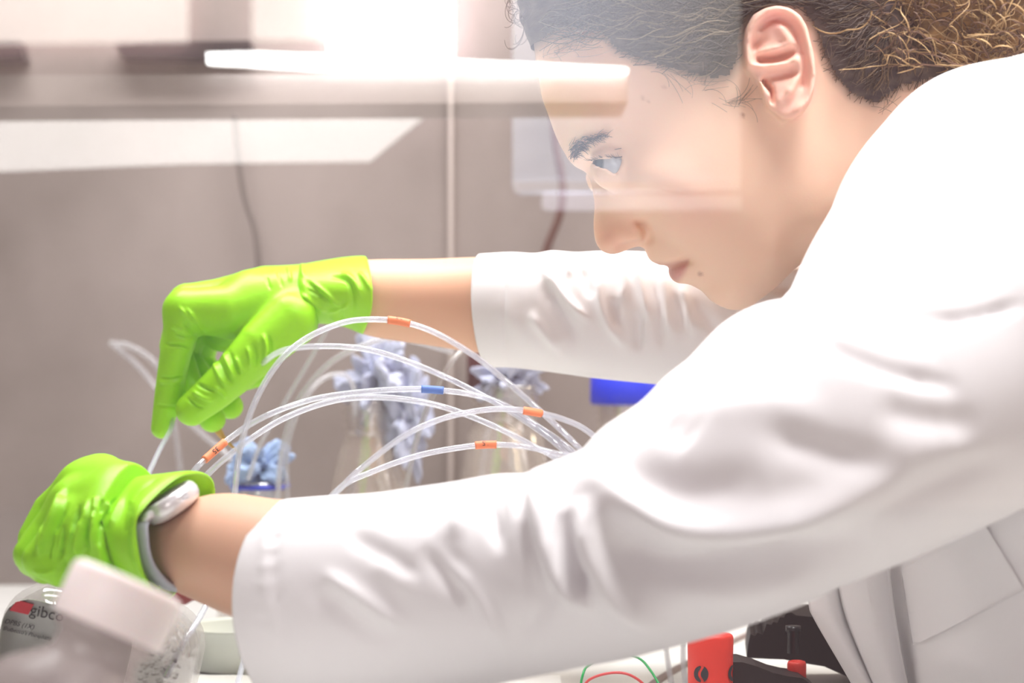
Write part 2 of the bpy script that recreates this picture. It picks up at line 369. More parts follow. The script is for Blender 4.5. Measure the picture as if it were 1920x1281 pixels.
# ---------------- head: profile solid.  half width field g = h^2 over the sagittal plane
DM = 1.145
SIL = [  # outline of the mid plane: px, py, rounding radius mm
 (985,-60,60),(990,0,58),(998,60,55),(1004,110,52),(1013,160,48),(1024,205,42),(1036,243,32),(1048,272,26),(1060,292,20),(1076,306,14),(1091,317,9),(1102,332,6.5),(1108,350,6),
 (1111,372,6.5),(1112,402,7.5),(1113,430,9),(1117,454,10),(1128,470,9),(1146,477,8),(1166,474,6),(1184,466,5),(1198,461,7),(1208,463,12),(1214,477,16),(1219,491,15),(1234,498,12),(1247,502,10),
 (1251,512,12),(1257,523,14),(1270,532,15),(1285,531,18),(1303,535,22),(1318,545,22),(1332,561,20),(1350,575,19),(1378,583,19),(1405,578,24),(1432,558,32),(1462,534,36),(1488,508,38),(1520,488,40),
 (1560,490,42),(1610,530,46),(1670,590,50),(1740,660,52),(1830,740,52),(1960,560,50),(1920,430,50),(1870,300,50),(1820,200,50),(1770,110,52),(1725,40,56),(1700,-40,64),(1670,-150,70),(1590,-260,74),(1470,-330,76),(1330,-350,76),(1180,-310,74),(1070,-220,70),(1010,-130,64)]
INT = [ # interior: px, py, half width mm
 (1040,150,34),(1075,120,45),(1100,180,50),(1150,120,60),(1240,60,69),(1330,-60,74),(1420,-120,75),(1500,-60,72),(1180,200,57),(1120,245,45),(1092,285,33),(1250,200,63),(1330,160,67),(1420,120,70),
 (1135,290,37),(1160,285,43),(1190,300,49),(1150,330,36),(1125,340,16),(1180,350,46),(1210,330,53),(1126,375,10.5),(1130,410,12),(1150,445,13),(1176,440,17.5),(1196,448,17.5),(1160,400,21),(1216,425,24),(1200,390,34),
 (1238,450,29),(1225,478,15),(1270,470,31),(1293,490,27),(1285,515,22),(1320,520,29),(1345,548,22),(1380,545,30),(1390,510,40),(1300,440,44),(1260,380,53),(1320,330,60),(1350,420,54),(1410,450,52),(1450,480,50),
 (1400,330,63),(1480,400,57),(1470,260,66),(1540,400,55),(1540,440,50),(1560,250,61),(1600,350,57),(1650,430,56),(1620,180,60),(1600,60,66),(1700,250,55),(1740,420,55),(1820,520,56),(1680,120,54)]
def px2sag(px, py, hmm):
    d = DM-hmm*1e-3; return np.array([(px-960)/F*d, ZC-(py-640.5)/F*d])*1e3   # mm in the x,z plane
cp, cv = [], []
S2 = np.array([px2sag(a, b, 0) for a, b, r in SIL]); tn = np.roll(S2, -1, 0)-np.roll(S2, 1, 0); nr = np.stack([tn[:, 1], -tn[:, 0]], 1); nr /= np.linalg.norm(nr, axis=1, keepdims=True)
if (nr*(S2-S2.mean(0))).sum() < 0: nr = -nr
for (a, b, r), p, n in zip(SIL, S2, nr):
    dl = min(5., r*.5); cp += [p, p+n*dl, p-n*dl]; cv += [0, -2*r*dl, 2*r*dl-dl*dl]
for a, b, hh in INT: cp.append(px2sag(a, b, hh)); cv.append(hh*hh)
cp = np.array(cp); cv = np.array(cv, float)
def tps(r2): return np.where(r2 > 1e-9, .5*r2*np.log(np.maximum(r2, 1e-12)), 0)
n = len(cp); K = tps(((cp[:, None]-cp[None])**2).sum(-1))+np.eye(n)*60.; Pm = np.hstack([np.ones((n, 1)), cp])
sol = np.linalg.solve(np.block([[K, Pm], [Pm.T, np.zeros((3, 3))]]), np.concatenate([cv, np.zeros(3)]))
def gfield(Q):
    out = np.empty(len(Q))
    for i in range(0, len(Q), 8192):
        q = Q[i:i+8192]; out[i:i+8192] = tps(((q[:, None]-cp[None])**2).sum(-1))@sol[:n]+sol[n]+q@sol[n+1:]
    return out
hs = 1.5
gx = np.arange(px2sag(950, 0, 0)[0], px2sag(1990, 0, 0)[0], hs); gz = np.arange(px2sag(0, 770, 0)[1], px2sag(0, -370, 0)[1], hs); gy = np.arange(-100, 82, hs)
XX, ZZ = np.meshgrid(gx, gz, indexing='ij'); G2 = gfield(np.stack([XX.ravel(), ZZ.ravel()], 1)).reshape(XX.shape)
# keep the solid inside the outline polygon
sd2 = poly_sd(np.stack([XX.ravel(), ZZ.ravel()], 1), S2).reshape(XX.shape); G2 = np.where(sd2 > 4, np.minimum(G2, -20*sd2), G2)
gX, gZ = np.gradient(G2, hs); gm = gX**2+gZ**2
Yg = gy[None, :, None]
D3 = ((Yg**2-G2[:, None, :])/np.sqrt(4*Yg**2+gm[:, None, :]+4)).astype(np.float32)
def bump3(D, c, s, amp):
    """raise (+) or sink (-) a soft spot, symmetric in y; c=(x,|y|,z) s=sizes mm"""
    ix = np.where(np.abs(gx-c[0]) < 3*s[0])[0]; iz = np.where(np.abs(gz-c[2]) < 3*s[2])[0]
    if not len(ix) or not len(iz): return
    sl = np.ix_(ix, np.arange(len(gy)), iz)
    e = ((gx[ix][:, None, None]-c[0])/s[0])**2+((np.abs(gy)[None, :, None]-c[1])/s[1])**2+((gz[iz][None, None, :]-c[2])/s[2])**2
    D[sl] -= amp*np.exp(-e)
def P3(px, py, hh): q = px2sag(px, py, hh); return (q[0], hh, q[1])
def line3(pts, s, amp):
    for x, y, hh in catmull(np.array(pts, float), 5*len(pts)): bump3(D3, P3(x, y, hh), (s, 9, s), amp)
# features: nostril and wing, lips, folds, eye socket, brow, cheekbone, jaw
bump3(D3, P3(1186, 438, 17), (7.5, 7, 6.5), 5.0); bump3(D3, P3(1142, 452, 9), (8, 8, 7), 1.8)                                   # wing of the nose
line3([(1192, 416, 18), (1209, 426, 20), (1215, 440, 20), (1212, 452, 18)], 2.4, -1.3)   # alar crease
line3([(1222, 440, 26), (1250, 458, 29), (1280, 474, 30)], 4.5, -.8)          # nasolabial fold
line3([(1247, 503, 6), (1262, 497, 16), (1280, 490, 23), (1294, 487, 27)], 1.9, -1.25)    # line between the lips
bump3(D3, P3(1268, 512, 14), (5, 10, 4), 1.9); bump3(D3, P3(1245, 490, 12), (6, 10, 3), 1.1)
for q_, a_ in (((1167, 468, 10), 3.0), ((1177, 464, 12), 4.5), ((1189, 460, 13.5), 4.5), ((1200, 456, 15), 2.6)): bump3(D3, P3(*q_), (3.4, 5.0, 1.9), -a_)   # nostril
bump3(D3, P3(1297, 490, 28), (4, 6, 4), -1.6); bump3(D3, P3(1292, 530, 14), (5, 12, 3), -1.2)
bump3(D3, P3(1132, 318, 26), (9, 9, 8), -3.0); bump3(D3, P3(1105, 283, 28), (9, 14, 5), 2.0); bump3(D3, P3(1240, 330, 55), (16, 9, 11), 2.0)
line3([(1300, 528, 25), (1335, 520, 32)], 4, -.3)
# eyelids around an eyeball, open between them
EC = np.array(P3(1153, 311, 31.5)); ER = 12.3
ix = np.where(np.abs(gx-EC[0]) < 24)[0]; iz = np.where(np.abs(gz-EC[2]) < 24)[0]; sl = np.ix_(ix, np.arange(len(gy)), iz)
ex, ey, ez = np.meshgrid(gx[ix]-EC[0], np.abs(gy)-EC[1], gz[iz]-EC[2], indexing='ij'); er = np.sqrt(ex**2+ey**2+ez**2)
sub = smin(D3[sl], er-(ER+1.7), 3.5)
dd = DM*1e3-np.abs(gy)[None, :, None]; ppx = 960+gx[ix][:, None, None]/dd*F; ppy = 640.5-(gz[iz][None, None, :]-ZC*1e3)/dd*F
pp = np.stack([np.broadcast_to(ppx, er.shape).ravel(), np.broadcast_to(ppy, er.shape).ravel()], 1)
op = poly_sd(pp, [(1104, 302), (1118, 299), (1140, 298), (1168, 293), (1163, 312), (1155, 328), (1140, 318), (1122, 312)]).reshape(er.shape)/3.4
carve = np.maximum(np.maximum(op, er-(ER+5)), -ey-6)
D3[sl] = np.maximum(sub, -carve).astype(np.float32)
# ear: a thin curled shell standing off the near and far side
EAR = [(1396,105),(1394,75),(1399,49),(1412,24),(1435,12),(1457,8),(1482,14),(1502,28),(1515,51),(1522,79),(1529,105),(1533,141),(1530,169),(1523,191),(1510,212),(1491,223),(1472,223),(1457,210),(1441,199),(1433,178),(1427,159),(1416,141),(1401,124)]
RID = [([(1404,112),(1403,75),(1411,46),(1432,25),(1457,18),(1481,25),(1501,45),(1511,75),(1519,110),(1523,150),(1516,185),(1500,207)],8.5,4.0),
 ([(1428,50),(1450,34),(1478,40),(1495,65),(1504,98),(1511,130),(1508,158)],7,-3.6),([(1420,84),(1428,70)],10,-4.6),
 ([(1463,54),(1485,82),(1497,105),(1497,138),(1482,168)],8,2.8),([(1424,94),(1450,91),(1474,84)],5,2.4),
 ([(1430,107),(1462,105),(1489,95)],8,-6.5),([(1405,121),(1440,123),(1474,119),(1488,113)],5.5,2.6),([(1445,142),(1470,137),(1489,134)],10,-4.5),
 ([(1436,148),(1447,163)],4.5,-9),([(1450,166),(1453,190)],3.5,-5),([(1426,156),(1436,176)],8,3.2),([(1480,172),(1466,186)],8,2.0),([(1500,195),(1480,212)],14,1.0)]
eh = 84.
ed = np.array([px2sag(a, b, eh) for a, b in EAR]); ix = np.where((gx > ed[:, 0].min()-6) & (gx < ed[:, 0].max()+6))[0]; iz = np.where((gz > ed[:, 1].min()-6) & (gz < ed[:, 1].max()+6))[0]
ax2, az2 = np.meshgrid(gx[ix], gz[iz], indexing='ij'); ep = np.stack([960+ax2/(DM*1e3-eh)*F, 640.5-(az2-ZC*1e3)/(DM*1e3-eh)*F], -1).reshape(-1, 2)
esd = (poly_sd(ep, EAR)/3.5).reshape(ax2.shape); rel = np.zeros(len(ep))
for pts, wd, hh in RID: rel += hh*np.exp(-(poly_sd(ep, catmull(pts, 5*len(pts)), False)/wd)**2)
rel = rel.reshape(ax2.shape); lift = np.clip((ep[:, 0]-1400)/130, 0, 1).reshape(ax2.shape)
hb = np.sqrt(np.maximum(G2[np.ix_(ix, iz)], 0)); ytop = hb+6.5+9*lift**.8+rel
sl = np.ix_(ix, np.arange(len(gy)), iz); ya = np.abs(gy)[None, :, None]
slab = np.maximum(ya-ytop[:, None, :], (ytop-rel*.8-8.5-2*(1-lift)*4)[:, None, :]-ya); eD = np.maximum(slab, esd[:, None, :]+1.2)-0.0
kk = 3.0; eD = -smin(-slab, -(esd[:, None, :]+.4)*np.ones_like(slab), kk)
D3[sl] = smin(D3[sl], eD, 3.5).astype(np.float32)
HV, HQ = surface_nets(D3, (gx[0], gy[0], gz[0]), hs); HV = relax(HV, HQ, 3)
HV = np.stack([HV[:, 0]*1e-3, DM+HV[:, 1]*1e-3, HV[:, 2]*1e-3], 1)
HN = vnormals(HV, HQ)
# near-side photo coordinates of every head point (the far side takes its mirror image)
Hm = HV.copy(); Hm[:, 1] = DM-np.abs(HV[:, 1]-DM); hp = proj(Hm)
HAIRP = [(900,112),(1000,108),(1012,92),(1045,70),(1085,52),(1120,62),(1150,100),(1190,118),(1240,134),(1290,146),(1335,158),(1375,150),(1393,118),(1398,60),(1420,20),(1455,8),(1495,22),(1520,60),(1535,105),(1556,148),(1590,186),(1640,206),(1690,172),(1745,160),(1800,190),(2000,100),(2000,-420),(900,-420)]
hsd = poly_sd(hp, HAIRP)
col = np.tile(np.array([.86, .60, .45]), (len(HV), 1))
def paint(c, sdist, soft, a): global col; k = (np.clip(.5-sdist/soft, 0, 1)*a)[:, None]; col = col*(1-k)+np.array(c)*k
def spot(x, y, r, c, a): paint(c, np.hypot(hp[:, 0]-x, hp[:, 1]-y)-r, r*1.2, a)
spot(1300, 380, 60, (.86, .52, .42), .4); spot(1165, 440, 35, (.84, .47, .34), .5); spot(1130, 450, 30, (.85, .46, .34), .4)
paint((.56, .25, .23), poly_sd(hp, [(1249,504),(1268,498),(1290,490),(1288,503),(1280,518),(1272,529),(1262,527),(1253,516)]), 10, .85)
paint((.60, .30, .26), poly_sd(hp, [(1222,492),(1250,494),(1292,487),(1270,498),(1249,504),(1232,500)]), 8, .7)
paint((.88, .48, .42), np.where(HN[:, 1] < 9, poly_sd(hp, EAR), 99), 16, .55); spot(1450, 38, 20, (.80, .30, .28), .45)
for x, y, r, a in ((1393,216,4,.7),(1628,286,4.5,.8),(1313,514,4,.7),(1245,162,3,.5),(1205,184,4,.35),(1216,190,3,.3)): spot(x, y, r, (.34, .14, .09), a)
paint((.17, .13, .12), hsd+6, 26, .8)
parts = [(HV, HQ)]
cols = [col]
# arms and trunk, all of one skin surface under the clothes
armL = [(262,975,232,1062,1.055,23),(338,962,288,1086,1.035,27),(410,926,385,1128,1.012,30),(520,936,490,1172,.988,33),(700,952,700,1235,.958,38),(900,950,930,1250,.932,42),(1090,905,1160,1200,.922,46),(1330,700,1480,1080,.93,52),(1600,520,1780,960,.96,60),(1800,420,2000,860,1.02,70)]
armR = [(560,500,560,595,1.262,22),(640,492,640,612,1.262,23),(700,487,700,632,1.262,25),(800,486,805,648,1.262,28),(910,483,915,664,1.26,28),(960,495,965,660,1.26,22),(1050,530,1060,650,1.256,16),(1200,540,1220,650,1.25,16),(1420,560,1460,740,1.23,26),(1640,540,1700,780,1.22,36),(1800,420,1900,800,1.2,70)]
trunk = [(1640,420,1900,300,1.14,50),(1660,560,2200,330,1.14,105),(1720,800,2300,560,1.14,125),(1790,1100,2350,1000,1.14,130),(1850,1500,2400,1500,1.14,120)]
for st, k in ((armL, 70), (armR, 60), (trunk, 30)):
    V, Fc = loft(st, k, 48); Fc = Fc.tolist()+[list(range(48)), list(range(len(V)-48, len(V)))[::-1]]
    parts.append((V, Fc)); c = np.tile(np.array([.70, .42, .29]) if st is armL else np.array([.76, .46, .31]), (len(V), 1)); cols.append(c)  # near arm gets a darker skin tone, its shade put into the colour
BV, BF = combine(parts)
body = mesh_obj('body', BV, BF, M['skin'], person, attr=np.vstack(cols)); body['label'] = 'face in profile, neck and bare forearms'
# eyes
for sgn in (-1, 1):
    a = np.linspace(0, np.pi, 25); b = np.arange(32)/32*2*np.pi
    gz_ = np.array([-.90, 0, .05]); gz_[1] = sgn*.38; gz_ /= np.linalg.norm(gz_)
    u = np.cross(gz_, [0, 1, 0]); u /= np.linalg.norm(u); v = np.cross(gz_, u); V = []; C = []
    for t in a:
        rr = ER*(1+.045*max(0, math.cos(t*2.2)) if t < .7 else 1.)
        for q in b:
            V.append(rr*(math.cos(t)*gz_+math.sin(t)*(math.cos(q)*u+math.sin(q)*v)))
            C.append((.01, .01, .012) if t < .20 else (.10, .13, .15) if t < .58 else (.05, .06, .07) if t < .58 else (.50, .54, .58))
    V = np.array(V); V = np.stack([(V[:, 0]+EC[0])*1e-3, DM+(V[:, 1]+sgn*EC[1])*1e-3, (V[:, 2]+EC[2])*1e-3], 1)
    mesh_obj('eye', V, grid_faces(25, 32), M['eye'], person, attr=np.array(C))
def gfast(q):
    a = np.clip((q[:, 0]-gx[0])/hs, 0, len(gx)-1.001); b = np.clip((q[:, 1]-gz[0])/hs, 0, len(gz)-1.001); i = a.astype(int); j = b.astype(int); f = a-i; g_ = b-j
    return G2[i, j]*(1-f)*(1-g_)+G2[i+1, j]*f*(1-g_)+G2[i, j+1]*(1-f)*g_+G2[i+1, j+1]*f*g_
# surface helper: px on the near side -> world point at an offset above the skin
def onhead(pts, off):
    P = np.asarray(pts, float); hgt = np.full(len(P), 60.)
    for _ in range(6):
        d = DM*1e3-hgt; q = np.stack([(P[:, 0]-960)/F*d, ZC*1e3-(P[:, 1]-640.5)/F*d], 1); hgt = .5*hgt+.5*np.sqrt(np.maximum(gfast(q), 0))
    hgt = hgt+np.broadcast_to(off, hgt.shape); d = DM*1e3-hgt
    return np.stack([(P[:, 0]-960)/F*d, d, ZC*1e3-(P[:, 1]-640.5)/F*d], 1)*1e-3, hgt
# ---------------- hair: a close cap with separate strands on it, and curls gathered behind
fm = (hsd[HQ] < -9).all(1) & (np.abs(HV[HQ][:, :, 1]-DM).mean(1) < .083)
used = np.unique(HQ[fm]); rem = -np.ones(len(HV), int); rem[used] = np.arange(len(used))
dep = np.clip(-hsd[used]/60, 0, 1); nz = np.sin(hp[used, 0]*.11+hp[used, 1]*.07)*np.sin(hp[used, 1]*.13-hp[used, 0]*.05)
front = np.clip((1330-hp[used, 0])/250, 0, 1)*np.clip((150-hp[used, 1])/100, 0, 1)
CV = HV[used]+HN[used]*(.0012+.0045*dep+.0008*nz*dep)[:, None]
hair = mesh_obj('hair', CV, rem[HQ[fm]], M['hairbase'], person); hair['label'] = 'dark wavy hair pulled back from the face'
bunc = np.array([1700., 10.])
SV, SF, SC, nv = [], [], [], 0
def strand(P, r, c):
    global nv
    V, Fc = sweep(P, r, 3, None, False); SV.append(V); SF.extend([[i+nv for i in f] for f in Fc]); SC.append(np.tile(c, (len(V), 1))); nv += len(V)
roots = []
while len(roots) < 3000:
    q = rng.uniform((985, -60), (1740, 200)); 
    if poly_sd(q[None], HAIRP)[0] < rng.choice([7, 2, -6, -20, -40]) and not poly_mask(q[None], EAR)[0]: roots.append(q)
roots = np.array(roots); nst = len(roots); steps = 9
paths = np.zeros((nst, steps, 2)); paths[:, 0] = roots; L = rng.uniform(60, 180, nst); wv = rng.uniform(5, 17, nst); ph = rng.uniform(0, 6.3, nst); fq = rng.uniform(.5, 1.1, nst)
for k in range(1, steps):
    p = paths[:, k-1]; d = bunc-p; d[:, 1] -= 60*np.clip((1450-p[:, 0])/350, 0, 1); ln = np.linalg.norm(d, axis=1, keepdims=True); d /= np.maximum(ln, 1)
    nrm = np.stack([-d[:, 1], d[:, 0]], 1); paths[:, k] = p+d*(L/steps)[:, None]+nrm*(wv*np.cos(ph+k*fq)*.55)[:, None]
earmask = np.array([poly_mask(pth, EAR).any() for pth in paths])
offs = rng.uniform(4.5, 8.5, nst)
for i in range(nst):
    if earmask[i]: continue
    o = np.linspace(1.2, offs[i], steps) if poly_sd(roots[i][None], HAIRP)[0] > -20 else np.full(steps, offs[i]); W, hg = onhead(paths[i], o)
    if not np.isfinite(W).all() or hg.min() < 12: continue
    sh_ = rng.random(); gold = np.clip((roots[i, 0]-1480)/220, 0, 1)
    c = np.array([.06, .048, .048])*(.5+sh_*1.6) if sh_ < .72 else np.array([.34, .27, .19])*rng.uniform(.4, 1.0)*(.6 if roots[i, 0] > 1480 else 1)
    c = c*(1-gold*.5)+np.array([.36, .20, .08])*gold*.5*sh_
    r0 = rng.uniform(.00022, .00042); strand(W, np.r_[np.linspace(r0*.6, r0, steps-2), r0*.8, r0*.3], c)
# fine short hairs along the hairline, temple and in front of the ear
for (x0, y0, x1, y1, num) in ((1005, 105, 1130, 70, 40), (1130, 80, 1330, 165, 70), (1330, 190, 1395, 190, 16), (1540, 110, 1650, 205, 60)):
    for _ in range(num):
        t = rng.random(); q = np.array([x0+(x1-x0)*t, y0+(y1-y0)*t])+rng.normal(0, 8, 2)
        a = rng.normal(-.45 if x0 < 1400 else -.8, .5); ln = rng.uniform(25, 70); cv_ = rng.normal(0, .12)
        pts = [q]
        for k in range(7): pts.append(pts[-1]+ln/7*np.array([math.cos(a), math.sin(a)])); a += cv_
        W, hg = onhead(np.array(pts), np.linspace(.2, 4.5, 8))
        if hg.min() > 12: strand(W, .00012, np.array([.20, .15, .11])*rng.uniform(.6, 1.8))
# loose curls standing off the forehead
for _ in range(16):
    q = np.array([rng.uniform(968, 1000), rng.uniform(-20, 40)]); R = rng.uniform(8, 24); a0 = rng.uniform(0, 6)
    t = np.linspace(0, rng.uniform(3, 7), 26); P = np.stack([q[0]-8+R*np.cos(a0+t)*np.linspace(1, .6, 26)-6*t/3, q[1]+R*1.3*np.sin(a0+t)+6*t], 1)
    strand(at_np(P, DM+rng.uniform(-.03, .02)+.006*np.sin(t)), .00018, np.array([.07, .055, .05]))
# the gathered curly tail behind
bc = np.array(at(1820, -20, 1.125)); bv = []
for i in range(31):
    for j in range(48):
        a, b_ = math.pi*i/30, 2*math.pi*j/48; q = np.array([math.sin(a)*math.cos(b_), math.sin(a)*math.sin(b_), math.cos(a)]); rr = 1+.10*math.sin(7*b_+6*a)*math.sin(5*a)+.06*math.sin(13*b_-9*a); bv.append(bc+q*rr*np.array([.066, .048, .043]))
tl = mesh_obj('hair_tail', np.array(bv), grid_faces(31, 48), noise_col(mat('tailbase', rough=.7), (.16, .09, .045), (.46, .27, .11), 110, .38, .62), person); tl['label'] = 'golden brown curls gathered at the back'
for _ in range(1000):
    c0 = np.array([rng.uniform(1615, 1980), rng.uniform(-120, 110)]); 
    if c0[1] > 128-abs(c0[0]-1790)*.12: continue
    dz = rng.uniform(-.06, .06); R = rng.uniform(3, 11); a0 = rng.uniform(0, 6.3); ang = rng.normal(.25, .7); ln = rng.uniform(60, 170)
    t = np.linspace(0, 1, 20); tw = rng.uniform(5, 16); bd = rng.normal(0, .8)
    P = np.stack([c0[0]+ln*t*np.cos(ang+bd*t)+R*np.cos(a0+tw*t), c0[1]+ln*t*np.sin(ang+bd*t)+R*np.sin(a0+tw*t)], 1)
    P[:, 1] = P[:, 1]-np.maximum(P[:, 1]-120, 0)*.85
    k = rng.random(); c = np.array([.44, .29, .14])*(.4+k*.9) if k > .4 else np.array([.13, .07, .045])
    strand(at_np(P, DM-.030+dz+.006*np.sin(a0+tw*t)), np.r_[np.full(18, rng.uniform(.00022, .00055)), .0002, .0001], c)
st = mesh_obj('hair_strands', np.vstack(SV), SF, M['hair'], person, attr=np.vstack(SC)); st['kind'] = 'stuff'; st['label'] = 'separate strands and golden curls of the hair'
# brow and lashes
BVs, BFs, nb = [], [], 0
def bstrand(P, r):
    global nb
    V, Fc = sweep(P, r, 3, None, False); BVs.append(V); BFs.extend([[i+nb for i in f] for f in Fc]); nb += len(V)
for _ in range(210):
    t = rng.random()**1.5; q = catmull([(1072,290),(1082,276),(1105,262),(1135,252)], 60)[int(t*59)]+rng.normal(0, 1, 2)*np.array([4, 6*(1-t)+2]); a = -.5-t*.1+rng.normal(0, .35)+.5*(t > .3)-(.5 if t < .2 else 0)
    P = np.array([q+k*4.0*np.array([math.cos(a+.06*k), math.sin(a+.06*k)]) for k in range(5)]); W, hg = onhead(P, np.array([0, .8, 1.2, 1.3, 1.3])+2.0)
    if hg.min() > 6: bstrand(W, np.linspace(.00019, .00005, 5))
for _ in range(45):
    t = rng.random(); q = np.array([1108+58*t, 300-4*t-2*math.sin(t*3)]); P0 = at_np([q], DM-.031-.0135*t-.004)[0]
    dv = np.array([-.9+.6*t, -.5, .15-.55*(1-t)]); P = np.array([P0+dv*.0017*k+np.array([0, 0, .00022*k*k]) for k in range(4)]); bstrand(P, np.linspace(.00014, .00004, 4))
for pts, rr in (([(1112,288),(1140,283),(1165,278)], .00018), ([(1108,301),(1136,299),(1166,294)], .00032)):
    W, hg = onhead(catmull(pts, 14), 1.2 if rr < .0002 else 3.0); bstrand(W, rr)
br = mesh_obj('eyebrow_and_lashes', np.vstack(BVs), BFs, M['brow'], person); br['kind'] = 'stuff'
# ---------------- lab coat
coat = bpy.data.objects.new('lab_coat', None); coat.empty_display_size = .02; coat.location = (.1, 0, .1); scene.collection.objects.link(coat); coat.parent = person
coat['label'] = 'white lab coat with loose creased sleeves'
near = [(537,936,572,1330,.985,46),(603,931,640,1335,.972,49),(693,926,735,1325,.957,50),(760,917,815,1308,.946,51),(845,905,900,1288,.935,52),(921,892,985,1270,.926,52),(980,889,1050,1257,.919,53),(1030,868,1110,1245,.913,54),
 (1092,843,1180,1232,.909,56),(1130,803,1240,1216,.906,58),(1200,755,1310,1197,.905,60),(1250,706,1370,1180,.905,62),(1300,668,1430,1158,.906,64),(1340,630,1490,1134,.909,66),(1385,590,1550,1106,.914,69),(1440,566,1610,1083,.920,72),
 (1476,572,1660,1064,.926,74),(1510,535,1710,1043,.934,76),(1560,470,1780,1012,.945,79),(1605,372,1840,985,.957,82),(1660,272,1910,948,.970,86),(1705,200,1980,912,.985,89),(1760,143,2060,872,1.0,92),(1850,122,2150,830,1.02,94),(1940,102,2250,790,1.04,96),(2120,80,2400,760,1.07,98)]
V, Q = loft(near, 250, 180, 2.0, inner=14)
NF = [([(1005,872),(1012,955),(1030,1035),(1065,1105),(1122,1148)],13,7),([(1062,960),(1075,1050),(1108,1108)],17,-6),([(1098,930),(1112,1040),(1160,1125),(1250,1180)],24,7),
 ([(1100,868),(1175,945),(1250,987),(1350,998),(1500,972),(1700,885)],28,8),([(1150,870),(1240,915),(1330,920),(1430,880)],34,-4.5),([(1420,800),(1510,835),(1600,862),(1700,870)],28,-4.2),
 ([(1120,968),(1180,1025),(1255,1062),(1360,1058),(1510,1035),(1640,1000)],30,-9),([(1530,632),(1600,668),(1700,703),(1800,730)],16,-4.5),([(1780,252),(1840,228),(1905,202)],8,-3.5),([(1625,385),(1690,340),(1765,312)],12,-2.5),
 ([(1590,524),(1680,527),(1770,524)],8,-3.5),([(1745,606),(1830,592),(1925,568)],9,-3.5),([(1590,560),(1700,575),(1800,570)],16,2),([(1300,770),(1420,760),(1560,790)],30,2.5),([(1250,790),(1300,830)],30,-2),
 ([(605,1072),(690,1128),(768,1184)],13,4.0),([(580,1100),(660,1160),(740,1215)],18,-2.5),([(850,1052),(900,1130),(955,1218)],14,4.0),([(790,1025),(830,1080),(880,1130)],15,-3.5),([(815,1000),(880,1090),(900,1180)],14,-2),
 ([(862,915),(862,960),(850,1015)],14,3),([(800,925),(798,960),(790,1000)],13,-3),([(735,930),(742,960),(740,1000)],12,-2.5),([(905,905),(920,960),(940,1040)],12,-3),([(960,900),(965,960),(975,1060)],13,2.5),
 ([(1035,1090),(1010,1150),(980,1200)],16,-3),([(980,980),(1000,1060),(1010,1130)],14,-4),([(700,1050),(780,1110)],18,2),([(650,1000),(720,1040),(800,1090)],16,-2.5),([(1250,1100),(1400,1110),(1540,1080)],24,3.5),
 ([(543,940),(518,994),(514,1061),(523,1129),(545,1218),(565,1280)],3.5,-1.5),([(533,940),(500,994),(495,1061),(503,1129),(525,1218),(545,1280)],7,.9),
 ([(1640,760),(1740,790),(1850,800)],26,-3.5),([(1560,900),(1700,850),(1860,800)],30,2),([(1640,960),(1760,905),(1900,850)],22,-2.5)]
for k in range(9):
    y = 960+k*34; x = 535-58*math.sin((y-936)/380*math.pi); NF.append(([(x-2, y), (x+26, y+2)], 5, rng.choice([-.6, .5])))
NF = [(a, b*(1.25 if b > 18 else 1.1), c*(1.45 if abs(c) > 4.6 else .9)) for a, b, c in NF]
N_ = vnormals(V, Q); V = fold(V, N_, NF)
mesh_obj('near_sleeve', V, Q, M['coat'], coat)['label'] = 'near sleeve with deep folds at the elbow'
far = [(901,476,917,690,1.262,33),(958,473,958,689,1.258,35),(1003,475,1006,693,1.254,36),(1036,470,1045,698,1.252,37),(1079,473,1085,705,1.249,38),(1122,471,1130,711,1.246,39),(1181,471,1190,717,1.243,40),(1240,474,1250,724,1.24,42),(1330,478,1345,745,1.235,45),(1420,480,1450,780,1.23,50),(1500,482,1560,820,1.22,58),(1600,470,1680,850,1.215,68),(1740,420,1840,860,1.21,80)]
V, Q = loft(far, 150, 110, 2.0, inner=10)
FF = [([(1015,500),(1060,560),(1108,604)],8,5),([(1122,505),(1130,580),(1173,651)],9,5),([(1190,490),(1206,549),(1221,604)],8,5),([(990,585),(1053,655)],11,4),([(1020,528),(1050,586),(1086,644)],14,-5),([(1090,500),(1110,560)],9,-3.5),([(1150,560),(1153,620)],10,-5),
 ([(1198,586),(1195,660)],9,-5),([(1160,480),(1172,530),(1165,570)],8,3.5),([(1240,500),(1250,570),(1262,640)],10,3.5),([(1222,500),(1236,590),(1240,660)],8,-4),([(1277,535),(1290,580),(1303,630)],8,5),([(1270,550),(1275,620)],8,-4),([(1300,560),(1340,620),(1370,650)],9,-3),
 ([(945,476),(946,580),(950,686)],3,-1.0),([(1060,478),(1070,520)],8,2.5),([(1040,480),(1035,520)],8,-2.5),([(940,688),(1050,697),(1200,714)],3,1.2),([(930,560),(1000,640),(1100,690)],20,1.5),([(1470,500),(1500,520),(1540,500)],8,4),([(1440,530),(1500,545)],9,-4)]
N_ = vnormals(V, Q); V = fold(V, N_, FF)
mesh_obj('far_sleeve', V, Q, M['coat'], coat)['label'] = 'far sleeve reaching out to the raised hand'
tr = [(1560,575,2230,120,1.13,95),(1590,760,2290,420,1.12,125),(1630,930,2330,700,1.11,140),(1662,1055,2360,950,1.105,145),(1680,1160,2380,1120,1.10,147),(1702,1290,2400,1290,1.10,148),(1740,1500,2420,1500,1.10,148),(1780,1800,2450,1800,1.1,148)]
V, Q = loft(tr, 110, 150, 2.3)
TF = [([(1668,1060),(1684,1180),(1705,1290)],6,2.5),([(1682,1060),(1700,1180),(1715,1290)],9,-2.5),([(1900,940),(1830,1000)],14,-2),([(1760,1230),(1880,1260)],25,2)]
N_ = vnormals(V, Q); V = fold(V, N_, TF); TV, TN = V, vnormals(V, Q)
